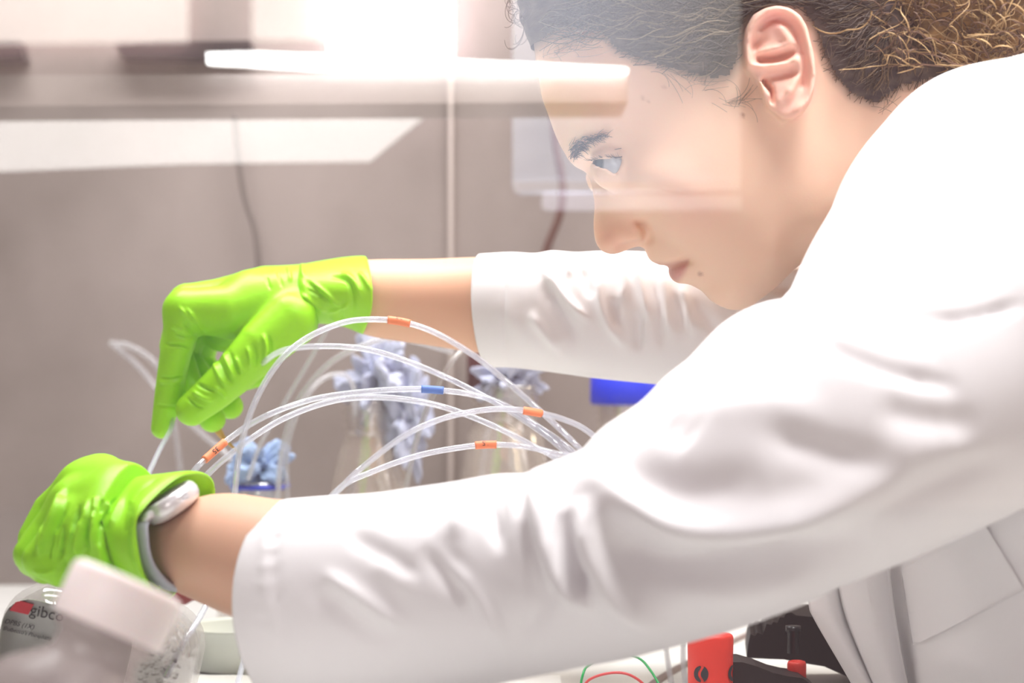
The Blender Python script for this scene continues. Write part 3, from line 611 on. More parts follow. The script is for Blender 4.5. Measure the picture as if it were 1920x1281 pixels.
Fc = Q.tolist()+[list(range(150)), list(range(len(V)-150, len(V)))]
mesh_obj('coat_front', V, Fc, M['coat'], coat)
def on_torso(pts, off):
    p = proj(TV); m = TN[:, 1] < 0; idx = np.where(m)[0]; out = []
    for q in pts:
        d = ((p[idx]-np.asarray(q))**2).sum(1); k = np.argsort(d)[:6]; w_ = 1/(d[k]+1); dep = (TV[idx[k], 1]*w_).sum()/w_.sum(); out.append(np.array(at(q[0], q[1], dep-off)))
    return np.array(out)
def patch(name, rows, off, thick, m, parent, smooth=True):
    """cloth panel laid over the torso: rows of px points"""
    R = [on_torso(r, off) for r in rows]; nr_, nc = len(R), len(R[0]); Vt = np.vstack(R); Vb = Vt+np.array([0, thick, 0])
    Fs = [[i*nc+j, i*nc+j+1, (i+1)*nc+j+1, (i+1)*nc+j] for i in range(nr_-1) for j in range(nc-1)]; n0 = nr_*nc
    Fs += [[a+n0 for a in f[::-1]] for f in Fs]
    bd = [j for j in range(nc)]+[i*nc+nc-1 for i in range(1, nr_)]+[(nr_-1)*nc+j for j in range(nc-2, -1, -1)]+[i*nc for i in range(nr_-2, 0, -1)]
    Fs += [[bd[k], bd[(k+1) % len(bd)], bd[(k+1) % len(bd)]+n0, bd[k]+n0] for k in range(len(bd))]
    return mesh_obj(name, np.vstack([Vt, Vb]), Fs, m, parent, smooth)
def lerp_rows(quad, nr_, nc):
    a, b, c, d = [np.array(q, float) for q in quad]; return [[(a*(1-u)+b*u)*(1-v)+(d*(1-u)+c*u)*v for u in np.linspace(0, 1, nc)] for v in np.linspace(0, 1, nr_)]
pk = patch('chest_pocket', lerp_rows(((1690, 1070), (1845, 985), (1918, 1105), (1712, 1212)), 14, 14), .0022, .0026, M['coat'], coat); pk['label'] = 'patch pocket on the coat front'
pk.modifiers.new('b', 'BEVEL').width = .0012
# the open front edges hanging below the arm
def band(name, Lp, Rp, dL, dR, label):
    rows = []; L_ = catmull(Lp, 24); R_ = catmull(Rp, 24)
    for i in range(24):
        u = np.linspace(0, 1, 16); bow = np.sin(u*np.pi)*.012
        p = L_[i]*(1-u)[:, None]+R_[i]*u[:, None]; rows.append(at_np(p, dL*(1-u)+dR*u-bow))
    Vt = np.vstack(rows); Vb = Vt+np.array([.001, .004, 0]); nc = 16; nr_ = 24; n0 = nr_*nc
    Fs = [[i*nc+j, i*nc+j+1, (i+1)*nc+j+1, (i+1)*nc+j] for i in range(nr_-1) for j in range(nc-1)]; Fs += [[a+n0 for a in f[::-1]] for f in Fs]
    bd = [j for j in range(nc)]+[i*nc+nc-1 for i in range(1, nr_)]+[(nr_-1)*nc+j for j in range(nc-2, -1, -1)]+[i*nc for i in range(nr_-2, 0, -1)]
    Fs += [[bd[k], bd[(k+1) % len(bd)], bd[(k+1) % len(bd)]+n0, bd[k]+n0] for k in range(len(bd))]
    o = mesh_obj(name, np.vstack([Vt, Vb]), Fs, M['coat'], coat); o['label'] = label
band('lapel', [(1500,1040),(1515,1130),(1528,1165),(1600,1290),(1700,1480)], [(1590,1030),(1585,1110),(1600,1180),(1650,1295),(1740,1480)], 1.115, 1.10, 'front edge of the coat hanging behind')
band('lapel', [(1565,1030),(1572,1100),(1590,1170),(1640,1290),(1720,1480)], [(1670,1020),(1668,1060),(1682,1170),(1706,1295),(1760,1480)], 1.095, 1.075, 'front edge of the coat hanging in front')
# ---------------- gloves
def mm(px, py, d): return np.array(at(px, py, d))*1e3
def ch(*pts): return [(mm(x, y, d), r) for x, y, d, r in pts]
RG = [ch((605,548,1.262,17),(520,562,1.25,19),(430,585,1.240,17),(350,582,1.236,13.5)), ch((605,546,1.264,17),(500,555,1.262,19),(420,568,1.262,16),(352,566,1.262,11.5)), ch((605,546,1.268,16),(480,565,1.278,16),(372,580,1.284,11.5)), ch((605,552,1.268,15.5),(480,585,1.292,14),(392,600,1.302,10.5)),
 ch((596,560,1.255,13),(545,600,1.236,17.5),(490,648,1.228,15.5),(440,700,1.224,13),(400,736,1.224,11.8),(360,768,1.226,10.2)),
 ch((345,584,1.236,12.6),(336,640,1.234,10.2),(330,660,1.234,9.8),(316,740,1.237,8.6),(303,803,1.240,6.6)),
 ch((350,575,1.262,11.5),(328,650,1.263,9.8),(352,720,1.252,9.2),(398,786,1.246,8.4)),
 ch((372,580,1.284,11),(345,670,1.286,9.5),(385,720,1.275,8.8),(432,762,1.268,8.2)),
 ch((392,600,1.302,10),(375,680,1.304,8.8),(420,720,1.295,8),(480,705,1.285,7.6)),
 ch((470,560,1.25,18),(440,610,1.262,17),(420,620,1.285,14))]
GV, GQ = sdf_mesh(RG, 1.3, 5.0, extra=lambda P, D: np.maximum(D, P[:, 0]-mm(600, 550, 1.262)[0])); GV = GV*1e-3
cr = lambda pts, w_=3.2, hh=.8: (pts, w_, hh)
RF = [cr([(334,574),(350,592),(368,612)],4,1),cr([(347,577),(368,600),(386,627)],4,1),cr([(340,600),(360,622),(380,640)],4,-.8),cr([(325,625),(345,632),(365,634)],4,-1),cr([(310,646),(335,648),(357,655)],3.5,-1.2),cr([(320,612),(345,622)],3,.8),
 cr([(397,672),(412,707),(427,725)],4,1),cr([(407,668),(422,700),(436,722)],4,-1),cr([(418,660),(430,690),(440,708)],4,1),cr([(428,655),(442,690),(450,705)],4,-.9),cr([(440,668),(455,700)],4,.9),
 cr([(368,719),(385,728),(402,735)],3.5,-1.1),cr([(360,733),(380,745),(402,752)],3.5,1),cr([(350,746),(366,760),(383,767)],3.5,-1.0),cr([(400,725),(415,735),(425,748)],4,1),
 cr([(463,648),(468,670),(469,690)],4,1),cr([(474,645),(480,670),(478,690)],4,-.9),cr([(492,624),(498,650),(495,678)],4.5,1.2),cr([(503,628),(508,655),(502,675)],4,-1),
 cr([(300,707),(322,710),(344,708)],3,-.8),cr([(296,716),(342,718)],3,.6),cr([(292,760),(335,765)],3,-.5),cr([(520,505),(530,540)],3,-.6),cr([(498,515),(508,545)],3,-.6),cr([(540,500),(545,530)],3.5,.8)]
GV, GQ = subdivide(GV, GQ); N_ = vnormals(GV, GQ); GV = fold(GV, N_, [(a, b*.95, c*1.5) for a, b, c in RF])
def cuff(rings, nsub, seg, folds, thick=.0009):
    """thin glove cuff; rings: closed loops of (px, py, d) points"""
    L_ = []
    for r in rings:
        r3 = np.array([at(*p) for p in r]); m = len(r3); E = np.vstack([r3, r3, r3]); c = catmull(E, 3*m*20+1)[m*20-0:2*m*20]; k = np.linspace(0, len(c)-1, seg, endpoint=False).astype(int)
        tt = np.linspace(m, 2*m, seg, endpoint=False); i = tt.astype(int); f = (tt-i)[:, None]; a, b, c_, d_ = E[i-1], E[i], E[i+1], E[(i+2) % len(E)]
        L_.append(.5*((2*b)+(-a+c_)*f+(2*a-5*b+4*c_-d_)*f*f+(-a+3*b-3*c_+d_)*f**3))
    L_ = np.array(L_); R = np.array([catmull(L_[:, j], nsub) for j in range(seg)]).transpose(1, 0, 2)
    V = R.reshape(-1, 3); Q = np.array(grid_faces(nsub, seg)); N_ = vnormals(V, Q); cen = V.reshape(nsub, seg, 3).mean(1)
    if ((V.reshape(nsub, seg, 3)-cen[:, None])*N_.reshape(nsub, seg, 3)).sum() < 0: Q = Q[:, ::-1]; N_ = -N_
    V = fold(V, N_, folds); Nn = vnormals(V, Q); Vi = V-Nn*thick; n0 = len(V); Fs = Q.tolist()+[[a+n0 for a in q[::-1]] for q in Q.tolist()]
    for base in (0, (nsub-1)*seg):
        for j in range(seg): Fs.append([base+j, base+(j+1) % seg, base+(j+1) % seg+n0, base+j+n0])
    return np.vstack([V, Vi]), Fs
rc = [[(545,514,1.262),(552,534,1.243),(556,572,1.243),(556,604,1.262),(552,572,1.284),(548,534,1.284)],
      [(560,498,1.262),(566,525,1.235),(570,576,1.232),(568,612,1.262),(566,576,1.293),(562,525,1.293)],
      [(580,493,1.262),(588,525,1.234),(590,575,1.233),(582,606,1.262),(586,575,1.292),(582,525,1.292)],
      [(640,483,1.262),(648,520,1.231),(650,570,1.228),(640,612,1.258),(645,570,1.294),(642,520,1.294)],
      [(680,480,1.262),(690,515,1.230),(692,575,1.226),(672,624,1.25),(684,575,1.294),(684,515,1.294)],
      [(688,484,1.262),(697,530,1.230),(697,580,1.228),(680,627,1.25),(690,580,1.294),(692,525,1.294)]]
CF = [cr([(580,526),(612,552),(639,576)],4,1.5),cr([(566,520),(600,548),(625,575)],5,-1.2),cr([(558,547),(590,570),(613,586)],4.5,1.6),cr([(575,540),(605,560)],4,-1),cr([(617,519),(640,521),(655,530),(661,550),(663,595)],4,-1.6),cr([(640,512),(665,530),(680,560)],6,1.5),
 cr([(672,510),(686,528),(697,547)],4,1.2),cr([(580,579),(586,592),(591,604)],4,1.5),cr([(565,570),(578,592)],4,-1.3),cr([(613,586),(640,578),(656,568)],3.5,1.2),cr([(560,585),(572,600)],4,1.4),cr([(620,595),(645,605)],4,1.2),cr([(566,492),(568,520)],4,1),cr([(640,576),(642,600)],3.5,-1)]
CV_, CF_ = cuff(rc, 110, 220, [(a, b, c*1.3) for a, b, c in CF])
V, Fc = combine([(GV, GQ), (CV_, CF_)])
g1 = mesh_obj('glove', V, Fc, M['glove'], person); g1['label'] = 'green glove of the raised pinching hand'
LG = [ch((285,985,1.01,20),(230,945,1.02,21),(190,905,1.045,15)), ch((285,985,1.01,20),(220,945,1.02,20),(158,915,1.04,13.5)), ch((285,990,1.008,20),(210,965,1.008,19),(140,945,1.022,12.5)), ch((285,1010,1.006,22),(210,1000,.998,20),(138,985,1.005,12.5)),
 ch((275,1040,1.004,18),(215,1035,.996,18),(150,1020,1.0,14)), ch((275,1050,1.01,17),(215,1060,1.005,14),(150,1055,1.005,12)),
 ch((185,910,1.045,13),(125,940,1.06,10.5),(90,1000,1.055,9.5),(70,1050,1.045,8.5)), ch((155,918,1.04,13),(100,960,1.045,11),(70,1010,1.04,10),(64,1050,1.03,9)), ch((138,948,1.022,12.5),(92,1000,1.02,10.5),(60,1040,1.015,9.5),(85,1062,1.01,9)), ch((136,988,1.005,12),(98,1025,1.0,10),(75,1050,.998,9.2),(115,1068,.995,9)),
 ch((230,980,1.05,16),(170,1030,1.06,11),(110,1065,1.05,9.5))]
def cutplane(p0, n0):
    p0 = np.array(p0, np.float32); n0 = np.array(n0, np.float32)/np.linalg.norm(n0)
    return lambda P, D: np.maximum(D, (P-p0)@n0)
GV, GQ = sdf_mesh(LG, 1.3, 6.0, extra=cutplane(mm(236, 990, 1.0), (.88, -.42, .22))); GV = GV*1e-3
LF = [cr([(122,915),(110,945),(92,990),(70,1045)],7,2.2),cr([(150,945),(138,990),(120,1068)],5,-1.6),cr([(165,935),(158,990),(140,1070)],6,1.5),cr([(128,940),(106,989),(96,1050)],6,-1.6),cr([(106,989),(101,1020),(98,1052)],4.5,1.6),cr([(120,985),(112,1050)],4,-1.2),cr([(138,981),(130,1020),(123,1056)],5,1.8),cr([(147,975),(140,1050)],4,-1.2),cr([(155,972),(152,1005),(150,1045)],5,1.7),cr([(165,970),(163,1040)],4,-1.3),
 cr([(176,955),(174,990),(172,1030)],4,1.6),cr([(190,975),(186,1030)],4,-1),cr([(231,934),(216,962),(203,992)],6,2.6),cr([(220,935),(203,965),(192,990)],5,-1.8),cr([(200,940),(204,975)],4,1.3),cr([(192,935),(190,965)],4,-1.0),cr([(81,985),(72,1040)],5,1.2),cr([(60,1070),(85,1074),(108,1068)],4,1),cr([(180,930),(176,960)],5,1)]
GV, GQ = subdivide(GV, GQ); N_ = vnormals(GV, GQ); GV = fold(GV, N_, [(a, b*.85, c*1.6) for a, b, c in LF])
lc = [[(215,905,1.03),(190,945,.996),(200,1010,.982),(222,1075,.99),(250,1080,1.03),(255,960,1.055)],
      [(262,893,1.02),(232,950,.992),(228,1010,.978),(250,1085,.985),(285,1095,1.03),(305,950,1.055)],
      [(305,888,1.015),(245,948,.984),(243,1005,.975),(266,1095,.982),(310,1108,1.035),(360,945,1.058)],
      [(340,884,1.013),(262,945,.979),(250,1005,.972),(273,1096,.98),(325,1113,1.035),(395,922,1.05)],
      [(352,888,1.013),(272,950,.978),(256,1005,.972),(279,1094,.98),(330,1112,1.035),(402,922,1.05)]]
LCF = [cr([(245,940),(236,975),(232,1010)],5,-1.2),cr([(268,938),(252,985),(252,1040),(268,1085)],3,1.4),cr([(250,940),(243,990),(246,1040),(262,1088)],4,-1.2),cr([(231,934),(216,962),(203,992)],6,1.6),cr([(300,895),(268,915),(246,940)],4,-1.0)]
CV_, CF_ = cuff(lc, 110, 240, LCF, .0011)
V, Fc = combine([(GV, GQ), (CV_, CF_)])
g2 = mesh_obj('glove', V, Fc, M['glove'], person); g2['label'] = 'green glove of the lower hand with its cuff over a watch'
# ---------------- watch on the near wrist
wt = bpy.data.objects.new('wrist_watch', None); wt.empty_display_size = .01; scene.collection.objects.link(wt); wt.parent = person; wt['label'] = 'silver wrist watch with a grey strap'
c0 = np.array(at(322, 944, .999)); axis = Vector((-.52, -.10, .85)).normalized()
prof = [(0, -.0052), (.0125, -.0052), (.0165, -.0040), (.0182, -.0016), (.0186, .0010), (.0178, .0036), (.0162, .0050), (.0148, .0054), (.0146, .0050), (0, .0050)]
xs = Vector((.85, .0, .52)).normalized(); ys = axis.cross(xs).normalized()
def wframe(V): return c0+V[:, 0:1]*np.array(xs)+V[:, 1:2]*np.array(ys)+V[:, 2:3]*np.array(axis)
V, Fc = lathe(prof, 48); mesh_obj('case', wframe(V*np.array([.82, 1, 1])), Fc, M['watch'], wt)
V, Fc = lathe([(0, .0064), (.010, .0062), (.0138, .0054), (.0145, .0048), (0, .0045)], 40); mesh_obj('dial_glass', wframe(V*np.array([.82, 1, 1])), Fc, M['black'], wt)
for k in (0, 1):
    a = at(340+2*k, 931+6*k, .982); b = at(352+2*k, 926+6*k, .982); mesh_obj('side_slot', *sweep([a, b], .00035, 6, 6), M['strap'], wt)
sp = [(268,972,.992),(261,985,.983),(262,1005,.980),(266,1035,.980),(276,1062,.983),(296,1086,.990),(325,1104,1.006),(345,1108,1.03)]
C_ = np.array([at(*p) for p in sp]); C_ = catmull(C_, 50); Tt = np.gradient(C_, axis=0); Tt /= np.linalg.norm(Tt, axis=1, keepdims=True)
ad = np.array([-.86, .45, .05]); Vs = []
for i in range(50):
    e1 = ad-Tt[i]*np.dot(ad, Tt[i]); e1 /= np.linalg.norm(e1); e2 = np.cross(Tt[i], e1); hw = .0052; th = .0013
    for a in range(12):
        q = a/12*2*math.pi; Vs.append(C_[i]+e1*hw*math.copysign(abs(math.cos(q))**.5, math.cos(q))+e2*th*math.copysign(abs(math.sin(q))**.7, math.sin(q)))
mesh_obj('strap', np.array(Vs), grid_faces(50, 12)+[list(range(12)), list(range(588, 600))], M['strap'], wt)
mesh_obj('lug', *sweep([at(276,985,.985), at(272,975,.984), at(280,966,.984), at(292,960,.985)], [.0012, .0021, .0024, .0018], 12, 16), M['watch'], wt)
# ================================================================ tubes with markers
def text_mesh(s, size, font_shear=0.):
    c = bpy.data.curves.new('t', 'FONT'); c.body = s; c.size = size; c.align_x = 'CENTER'; c.align_y = 'CENTER'; c.extrude = .00005; c.shear = font_shear; c.resolution_u = 3
    o = bpy.data.objects.new('t', c); scene.collection.objects.link(o); dg = bpy.context.evaluated_depsgraph_get(); me = bpy.data.meshes.new_from_object(o.evaluated_get(dg))
    V = np.array([v.co[:] for v in me.vertices]); Fc = [list(p.vertices) for p in me.polygons]; bpy.data.objects.remove(o); bpy.data.curves.remove(c); bpy.data.meshes.remove(me); return V, Fc
TUBES = [
 ('clear tube pinched between the fingers of the raised glove', 'tube', [(318,770,1.236),(322,800,1.232),(300,842,1.2),(278,890,1.15),(250,960,1.12),(300,1060,1.12)], .0017, None),
 ('clear tube forming the highest arch with an orange marker at its top', 'tube', [(485,1300,1.15),(465,1160,1.15),(440,1020,1.13),(440,930,1.10),(452,835,1.10),(480,750,1.11),(522,680,1.12),(572,636,1.13),(640,606,1.14),(700,599,1.15),(760,605,1.15),(820,626,1.15),(890,668,1.15),(950,716,1.15),(1005,764,1.14),(1045,800,1.14),(1095,850,1.13),(1200,960,1.16),(1330,1180,1.3)], .00185, ('orange', 727, 770, '25', 70)),
 ('clear tube arching just below the highest one from behind the glove', 'tube', [(470,700,1.23),(520,662,1.2),(570,651,1.17),(640,650,1.16),(700,658,1.16),(770,680,1.16),(850,714,1.16),(930,756,1.15),(1000,800,1.15),(1060,848,1.14),(1170,960,1.16),(1300,1180,1.3)], .00185, None),
 ('clear tube with an orange marker at its left and a blue one further right', 'tube', [(310,1270,1.05),(345,1205,1.06),(390,1125,1.09),(400,1040,1.12),(345,950,1.12),(360,890,1.12),(400,848,1.13),(450,808,1.14),(510,775,1.14),(590,748,1.15),(680,735,1.15),(760,730,1.15),(812,731,1.15),(880,739,1.15),(940,757,1.15),(1000,794,1.15),(1080,852,1.14),(1180,960,1.16),(1310,1180,1.3)], .0018, [('orange', 382, 422, '35', 0), ('blue', 790, 833, '', 0)]),
 ('unmarked clear tube running just under the blue-marked one', 'tube', [(330,980,1.13),(380,900,1.12),(450,838,1.12),(530,786,1.13),(620,753,1.14),(700,745,1.14),(780,752,1.14),(850,769,1.14),(930,801,1.13),(1000,837,1.13),(1050,866,1.13),(1150,960,1.16),(1290,1180,1.3)], .00185, None),
 ('clear tube with an orange marker reading 25 at the right', 'tube', [(440,1300,1.16),(480,1168,1.15),(550,1020,1.12),(640,914,1.08),(690,868,1.08),(760,816,1.08),(830,785,1.08),(900,770,1.08),(950,767,1.08),(1000,773,1.08),(1055,786,1.09),(1110,815,1.1),(1200,900,1.15),(1340,1180,1.3)], .0017, ('orange', 980, 1015, '25', 0)),
 ('lowest clear tube with an orange marker above the near sleeve', 'tube', [(560,1010,1.12),(632,920,1.09),(700,884,1.09),(790,853,1.09),(880,837,1.09),(930,834,1.09),(985,838,1.09),(1040,850,1.09),(1085,866,1.1),(1180,960,1.15),(1320,1180,1.3)], .0017, ('orange', 890, 931, '15', 35)),
 ('blurred clear tube rising steeply beside the flask with pale tissue', 'tubefar', [(755,960,1.27),(763,905,1.27),(785,812,1.27),(815,735,1.28),(850,675,1.29),(900,620,1.32)], .002, None),
 ('blurred tube crossing behind the raised arm in a high arc', 'tubefar', [(520,940,1.36),(530,840,1.35),(560,750,1.35),(620,680,1.35),(690,645,1.35),(750,635,1.36),(850,660,1.38)], .0022, None),
 ('blurred tube leaning from the small bottle up behind the glove', 'tubefar', [(465,900,1.37),(490,830,1.36),(540,745,1.35),(590,660,1.35),(620,605,1.35)], .0018, None),
 ('blurred tube looping over into the neck of the flask with pale tissue', 'tubefar', [(540,960,1.38),(538,850,1.38),(560,770,1.38),(600,715,1.39),(640,702,1.40),(662,725,1.42),(668,790,1.45)], .002, None),
 ('faint far tube sloping down behind the raised fingers', 'tubefar', [(205,640,1.62),(222,655,1.62),(262,690,1.58),(320,760,1.55),(380,815,1.52),(440,870,1.5),(500,980,1.5),(520,1100,1.5),(525,1160,1.5)], .0025, None),
 ('faint far tube bending over left of the raised glove', 'tubefar', [(212,645,1.6),(240,648,1.6),(285,675,1.6),(310,720,1.6),(330,820,1.6),(345,950,1.6),(350,1060,1.6),(350,1124,1.6)], .0025, None),
 ('short clear tube standing left of the red bottle cap', 'tubefar', [(1246,1190,1.2),(1252,1240,1.2),(1262,1300,1.2)], .0018, None),
 ('short clear tube standing against the red bottle cap', 'tubefar', [(1282,1180,1.2),(1281,1240,1.2),(1288,1300,1.2)], .0018, None)]
for lab, mm_, pts, r, mk in TUBES:
    P = catmull(np.array([at(*p) for p in pts]), 26*len(pts)); V, Fc = sweep(P, r, 14, None, False); Vi, Fi = sweep(P, r*.55, 10, None, False)
    V2, F2 = combine([(V, Fc), (Vi, [f[::-1] for f in Fi])]); t = tag(mesh_obj('plastic_tube', V2, F2, M[mm_]), lab, 'tube', 'plastic tubes')
    for m1 in ([] if mk is None else mk if isinstance(mk, list) else [mk]):
        pp = proj(P); colr, xa, xb, s, roll = m1; k = np.where((pp[:, 0] >= xa) & (pp[:, 0] <= xb) & (pp[:, 1] < 900))[0]; seg = P[k[0]:k[-1]+1]; seg = catmull(seg, 14)
        mo_ = mesh_obj('marker_sleeve', *sweep(seg, r*1.28, 16, None, True), M[colr], t); mo_['label'] = colr+' marker sleeve'
        if s:
            TV_, TF_ = text_mesh(s, .0044); c = seg.mean(0); ax_ = seg[-1]-seg[0]; ax_ /= np.linalg.norm(ax_); vw = -c/np.linalg.norm(c)+0; vw = np.array([0, 0, ZC])-c; vw -= ax_*np.dot(vw, ax_); vw /= np.linalg.norm(vw); up = np.cross(vw, ax_)
            th = -TV_[:, 1]/(r*1.3)+math.radians(roll); rr = r*1.31+TV_[:, 2]; W = c-ax_*TV_[:, 0:1]+(np.cos(th)*rr)[:, None]*vw+(np.sin(th)*rr)[:, None]*up
            mesh_obj('marker_number', W, TF_, M['ink'], mo_, smooth=False)
# ================================================================ glassware behind the arms
def crumple(name, c, R, m, seed, label, squash=(1, 1, 1), top=None, spikes=1.):
    """a wad of folded tissue: a ball cut by many random creases"""
    g = np.random.default_rng(seed); nu, nv_ = 72, 50; a, b = np.meshgrid(np.linspace(0, np.pi, nv_), np.arange(nu)/nu*2*np.pi, indexing='ij')
    D = np.stack([np.sin(a)*np.cos(b), np.sin(a)*np.sin(b), np.cos(a)], -1).reshape(-1, 3); r = np.ones(len(D))
    for k in range(34):
        n_ = g.normal(size=3); n_ /= np.linalg.norm(n_); f = g.uniform(1.5, 7); r += (.30/f**.75)*spikes*(2*np.abs(((D@n_)*f+g.uniform(0, 2)) % 2-1)-1)
    r = np.clip(r, .45, 1.75); r[:nu] = r[:nu].mean(); r[-nu:] = r[-nu:].mean()
    return tag(mesh_obj(name, np.array(c)+R*r[:, None]*D*np.array(squash), grid_faces(nv_, nu), m, smooth=False), label, 'tissue')
def bottle(name, x, y, d, body_r, neck_r, h_sh, label, total, flask=False, amber=None, ring=False, seed=0):
    """clear bottle standing on the worktop, lip at height `total`"""
    b = at(x, 0, d); base = np.array([b.x, d, 0.]); t = .0016
    hn = total-.028
    if flask: out = [(0, .001), (body_r*.94, 0), (body_r, .004), (body_r*.985, .018), (body_r*.86, .045), (body_r*.62, hn*.70), (neck_r*1.25, hn*.93), (neck_r, hn), (neck_r, hn+.003)]
    else: out = [(0, .001), (body_r*.92, 0), (body_r, .005), (body_r, h_sh), (body_r*.93, h_sh+.012), (neck_r*1.25, hn-.006), (neck_r, hn), (neck_r, hn+.003)]
    for k in range(3): out += [(neck_r+.0018, hn+.006+k*.006), (neck_r, hn+.009+k*.006)]
    out += [(neck_r+.001, total-.003), (neck_r+.0006, total)]
    inn = [(max(r-t, 0), z) for r, z in out if z <= hn+.003][1:][::-1]; prof = out+[(neck_r-t, total), (neck_r-t, hn+.004)]+inn[:-1]+[(0, .003)]
    r_ = empty(name, base, label, 'bottle', 'glass bottles and flasks'); mesh_obj('glass_body', *lathe(prof, 48, base), M['flask'], r_)
    if amber: mesh_obj('liquid', *lathe([(0, .0035), (body_r*.9, .0036), (body_r*.955, .008), (body_r*.93, amber*.8), (body_r*.9, amber), (0, amber)], 40, base), M['amber'], r_)
    if ring: mesh_obj('pouring_ring', *lathe([(neck_r+.0012, total-.005), (neck_r+.0026, total-.0045), (neck_r+.0026, total-.002), (neck_r+.0012, total-.0015), (neck_r+.0012, total-.005)], 40, base), M['blueline'], r_)
    return r_, base
def zat(py, d): return at(0, py, d).z
b1, p1 = bottle('small_bottle', 487, 0, 1.40, .030, .0185, .04, 'small clear bottle with a blue ring stuffed with blue tissue', zat(903, 1.40), ring=True)
crumple('paper_tissue', (p1[0], p1[1], zat(884, 1.40)), .0150, M['tissue'], 3, 'crumpled blue tissue stuffed in the small bottle with blue ring', (1.05, 1.0, 1.05))
b2, p2 = bottle('conical_flask', 695, 0, 1.46, .048, .0185, 0, 'conical flask stuffed with pale tissue behind the tubes', zat(748, 1.46), flask=True, amber=.03)
crumple('paper_tissue', (p2[0]+.006, p2[1]-.002, zat(712, 1.46)), .018, M['tissue_pale'], 5, 'pale lilac tissue bursting out of the conical flask', (1.05, .9, 1.25), spikes=1.2)
crumple('paper_tissue', (p2[0]+.028, p2[1]-.014, zat(790, 1.46)), .016, M['tissue_pale'], 9, 'pale tissue flap hanging down beside the conical flask neck', (.7, .6, 1.8), spikes=1.1)
b3, p3 = bottle('conical_flask', 955, 0, 1.46, .049, .020, 0, 'conical flask under the far sleeve with pale blue tissue in its neck', zat(722, 1.46), flask=True)
crumple('paper_tissue', (p3[0]+.002, p3[1], zat(708, 1.46)), .0165, M['tissue_pale'], 11, 'pale blue tissue wedged in the flask below the far cuff', (1.15, 1.0, .95))
b4, p4 = bottle('reagent_bottle', 1172, 0, 1.55, .043, .020, .095, 'reagent bottle with a bright blue screw cap', zat(735, 1.55))
zc_ = zat(758, 1.55)
mesh_obj('screw_cap', *lathe([(0, zc_+.0245), (.0245, zc_+.0245), (.0268, zc_+.0225), (.0272, zc_+.002), (.0262, zc_), (.0225, zc_), (.0225, zc_+.02), (0, zc_+.02)], 60, p4), M['bluecap'], b4)
b5, p5 = bottle('small_bottle', 930, 0, 1.64, .036, .018, .06, 'far bottle with a dark cap behind the flask below the far cuff', zat(735, 1.64))
zc_ = zat(730, 1.64); mesh_obj('screw_cap', *lathe([(0, zc_+.03), (.022, zc_+.03), (.024, zc_+.027), (.024, zc_), (.0195, zc_)], 40, p5), mat('maroon', (.10, .035, .04), .5), b5)
# pipette tip seen under the raised fingers
tag(mesh_obj('pipette_tip', *sweep([at(404,800,1.25), at(412,812,1.25), at(425,828,1.25), at(450,850,1.25)], [.0026, .0024, .0012, .0006], 12, 12), M['amber']), 'small yellowish tip sticking out under the curled fingers', 'pipette tip')
# ================================================================ foreground bottles
# tilted bottle with the pale pink cap, leaning to the right
ang = 23.5; d0 = .76; capc = np.array(at(222, 1134, d0)); ax_ = np.array(Vector((.40, .22, .917)).normalized()); Rm = Vector((0, 0, 1)).rotation_difference(Vector(ax_)).to_matrix()
fb = empty('media_bottle', capc-ax_*.14, 'blurred foreground bottle with a pale pink screw cap leaning over', 'bottle')
V, Fc = lathe([(0, .0105), (.0195, .0105), (.0215, .0095), (.0222, .0075), (.0222, -.0100), (.0216, -.0108), (.018, -.0108), (.018, .006), (0, .006)], 64)
kn = np.arctan2(V[:, 1], V[:, 0]); V[:, :2] *= (1+.008*np.cos(kn*32)*(np.hypot(V[:, 0], V[:, 1]) > .022))[:, None]
mesh_obj('screw_cap', xf(V, capc, Rm), Fc, M['pinkcap'], fb)
V, Fc = lathe([(.0165, -.010), (.0195, -.0115), (.0195, -.0145), (.0165, -.016), (.0165, -.022), (.020, -.026), (.0300, -.034), (.0350, -.042), (.0365, -.052), (.0365, -.098), (.034, -.102), (0, -.102)], 56)
mesh_obj('body', xf(V, capc, Rm), Fc, M['clearnear'], fb)
a_ = np.linspace(math.radians(188), math.radians(268), 16); lab = np.array([[.0370*math.cos(a), .0370*math.sin(a), z] for z in (-.050, -.095) for a in a_])
mesh_obj('label_band', xf(lab, capc, Rm), [[j, j+1, j+17, j+16] for j in range(15)], mat('pinklabel', (.86, .70, .74), .6), fb)
# clear square bottle with the printed label
ang2 = 13.; d1 = 1.08; Rb = RY(ang2); cb = np.array(at(178, 1275, d1))
db = empty('buffer_bottle', cb-np.array([0, 0, .05]), 'clear square bottle with a printed DPBS label and droplets inside', 'bottle')
V, Fc = rbox(.105, .060, .097, .024, 8)
mesh_obj('body', xf(V, cb, Rb), Fc, M['clear'], db)
V, Fc = rbox(.098, .053, .090, .021, 8); mesh_obj('inner_wall', xf(V, cb, Rb), [f[::-1] for f in Fc], M['clear'], db)
V, Fc = rbox(.070, .0006, .078, .014, 6); lo = np.array([-.0145, -.0308, .0015]); lb = mesh_obj('label_sheet', xf(V+lo, cb, Rb), Fc, M['labelw'], db); lb['label'] = 'white printed label'
def onlab(V, x, z, off=.0004): return xf(np.stack([V[:, 0]+x, -V[:, 2]-.0311-off, V[:, 1]+z], 1), cb, Rb)
V, Fc = prism([(-.0056, -.0030, 0), (.0045, -.0030, 0), (.0062, .0030, 0), (-.001, .0032, 0), (-.0035, .002, 0)], .0002, (0, 0, 1)); mesh_obj('red_mark', onlab(V, -.0412, .0352), Fc, M['labelred'], lb, smooth=False)
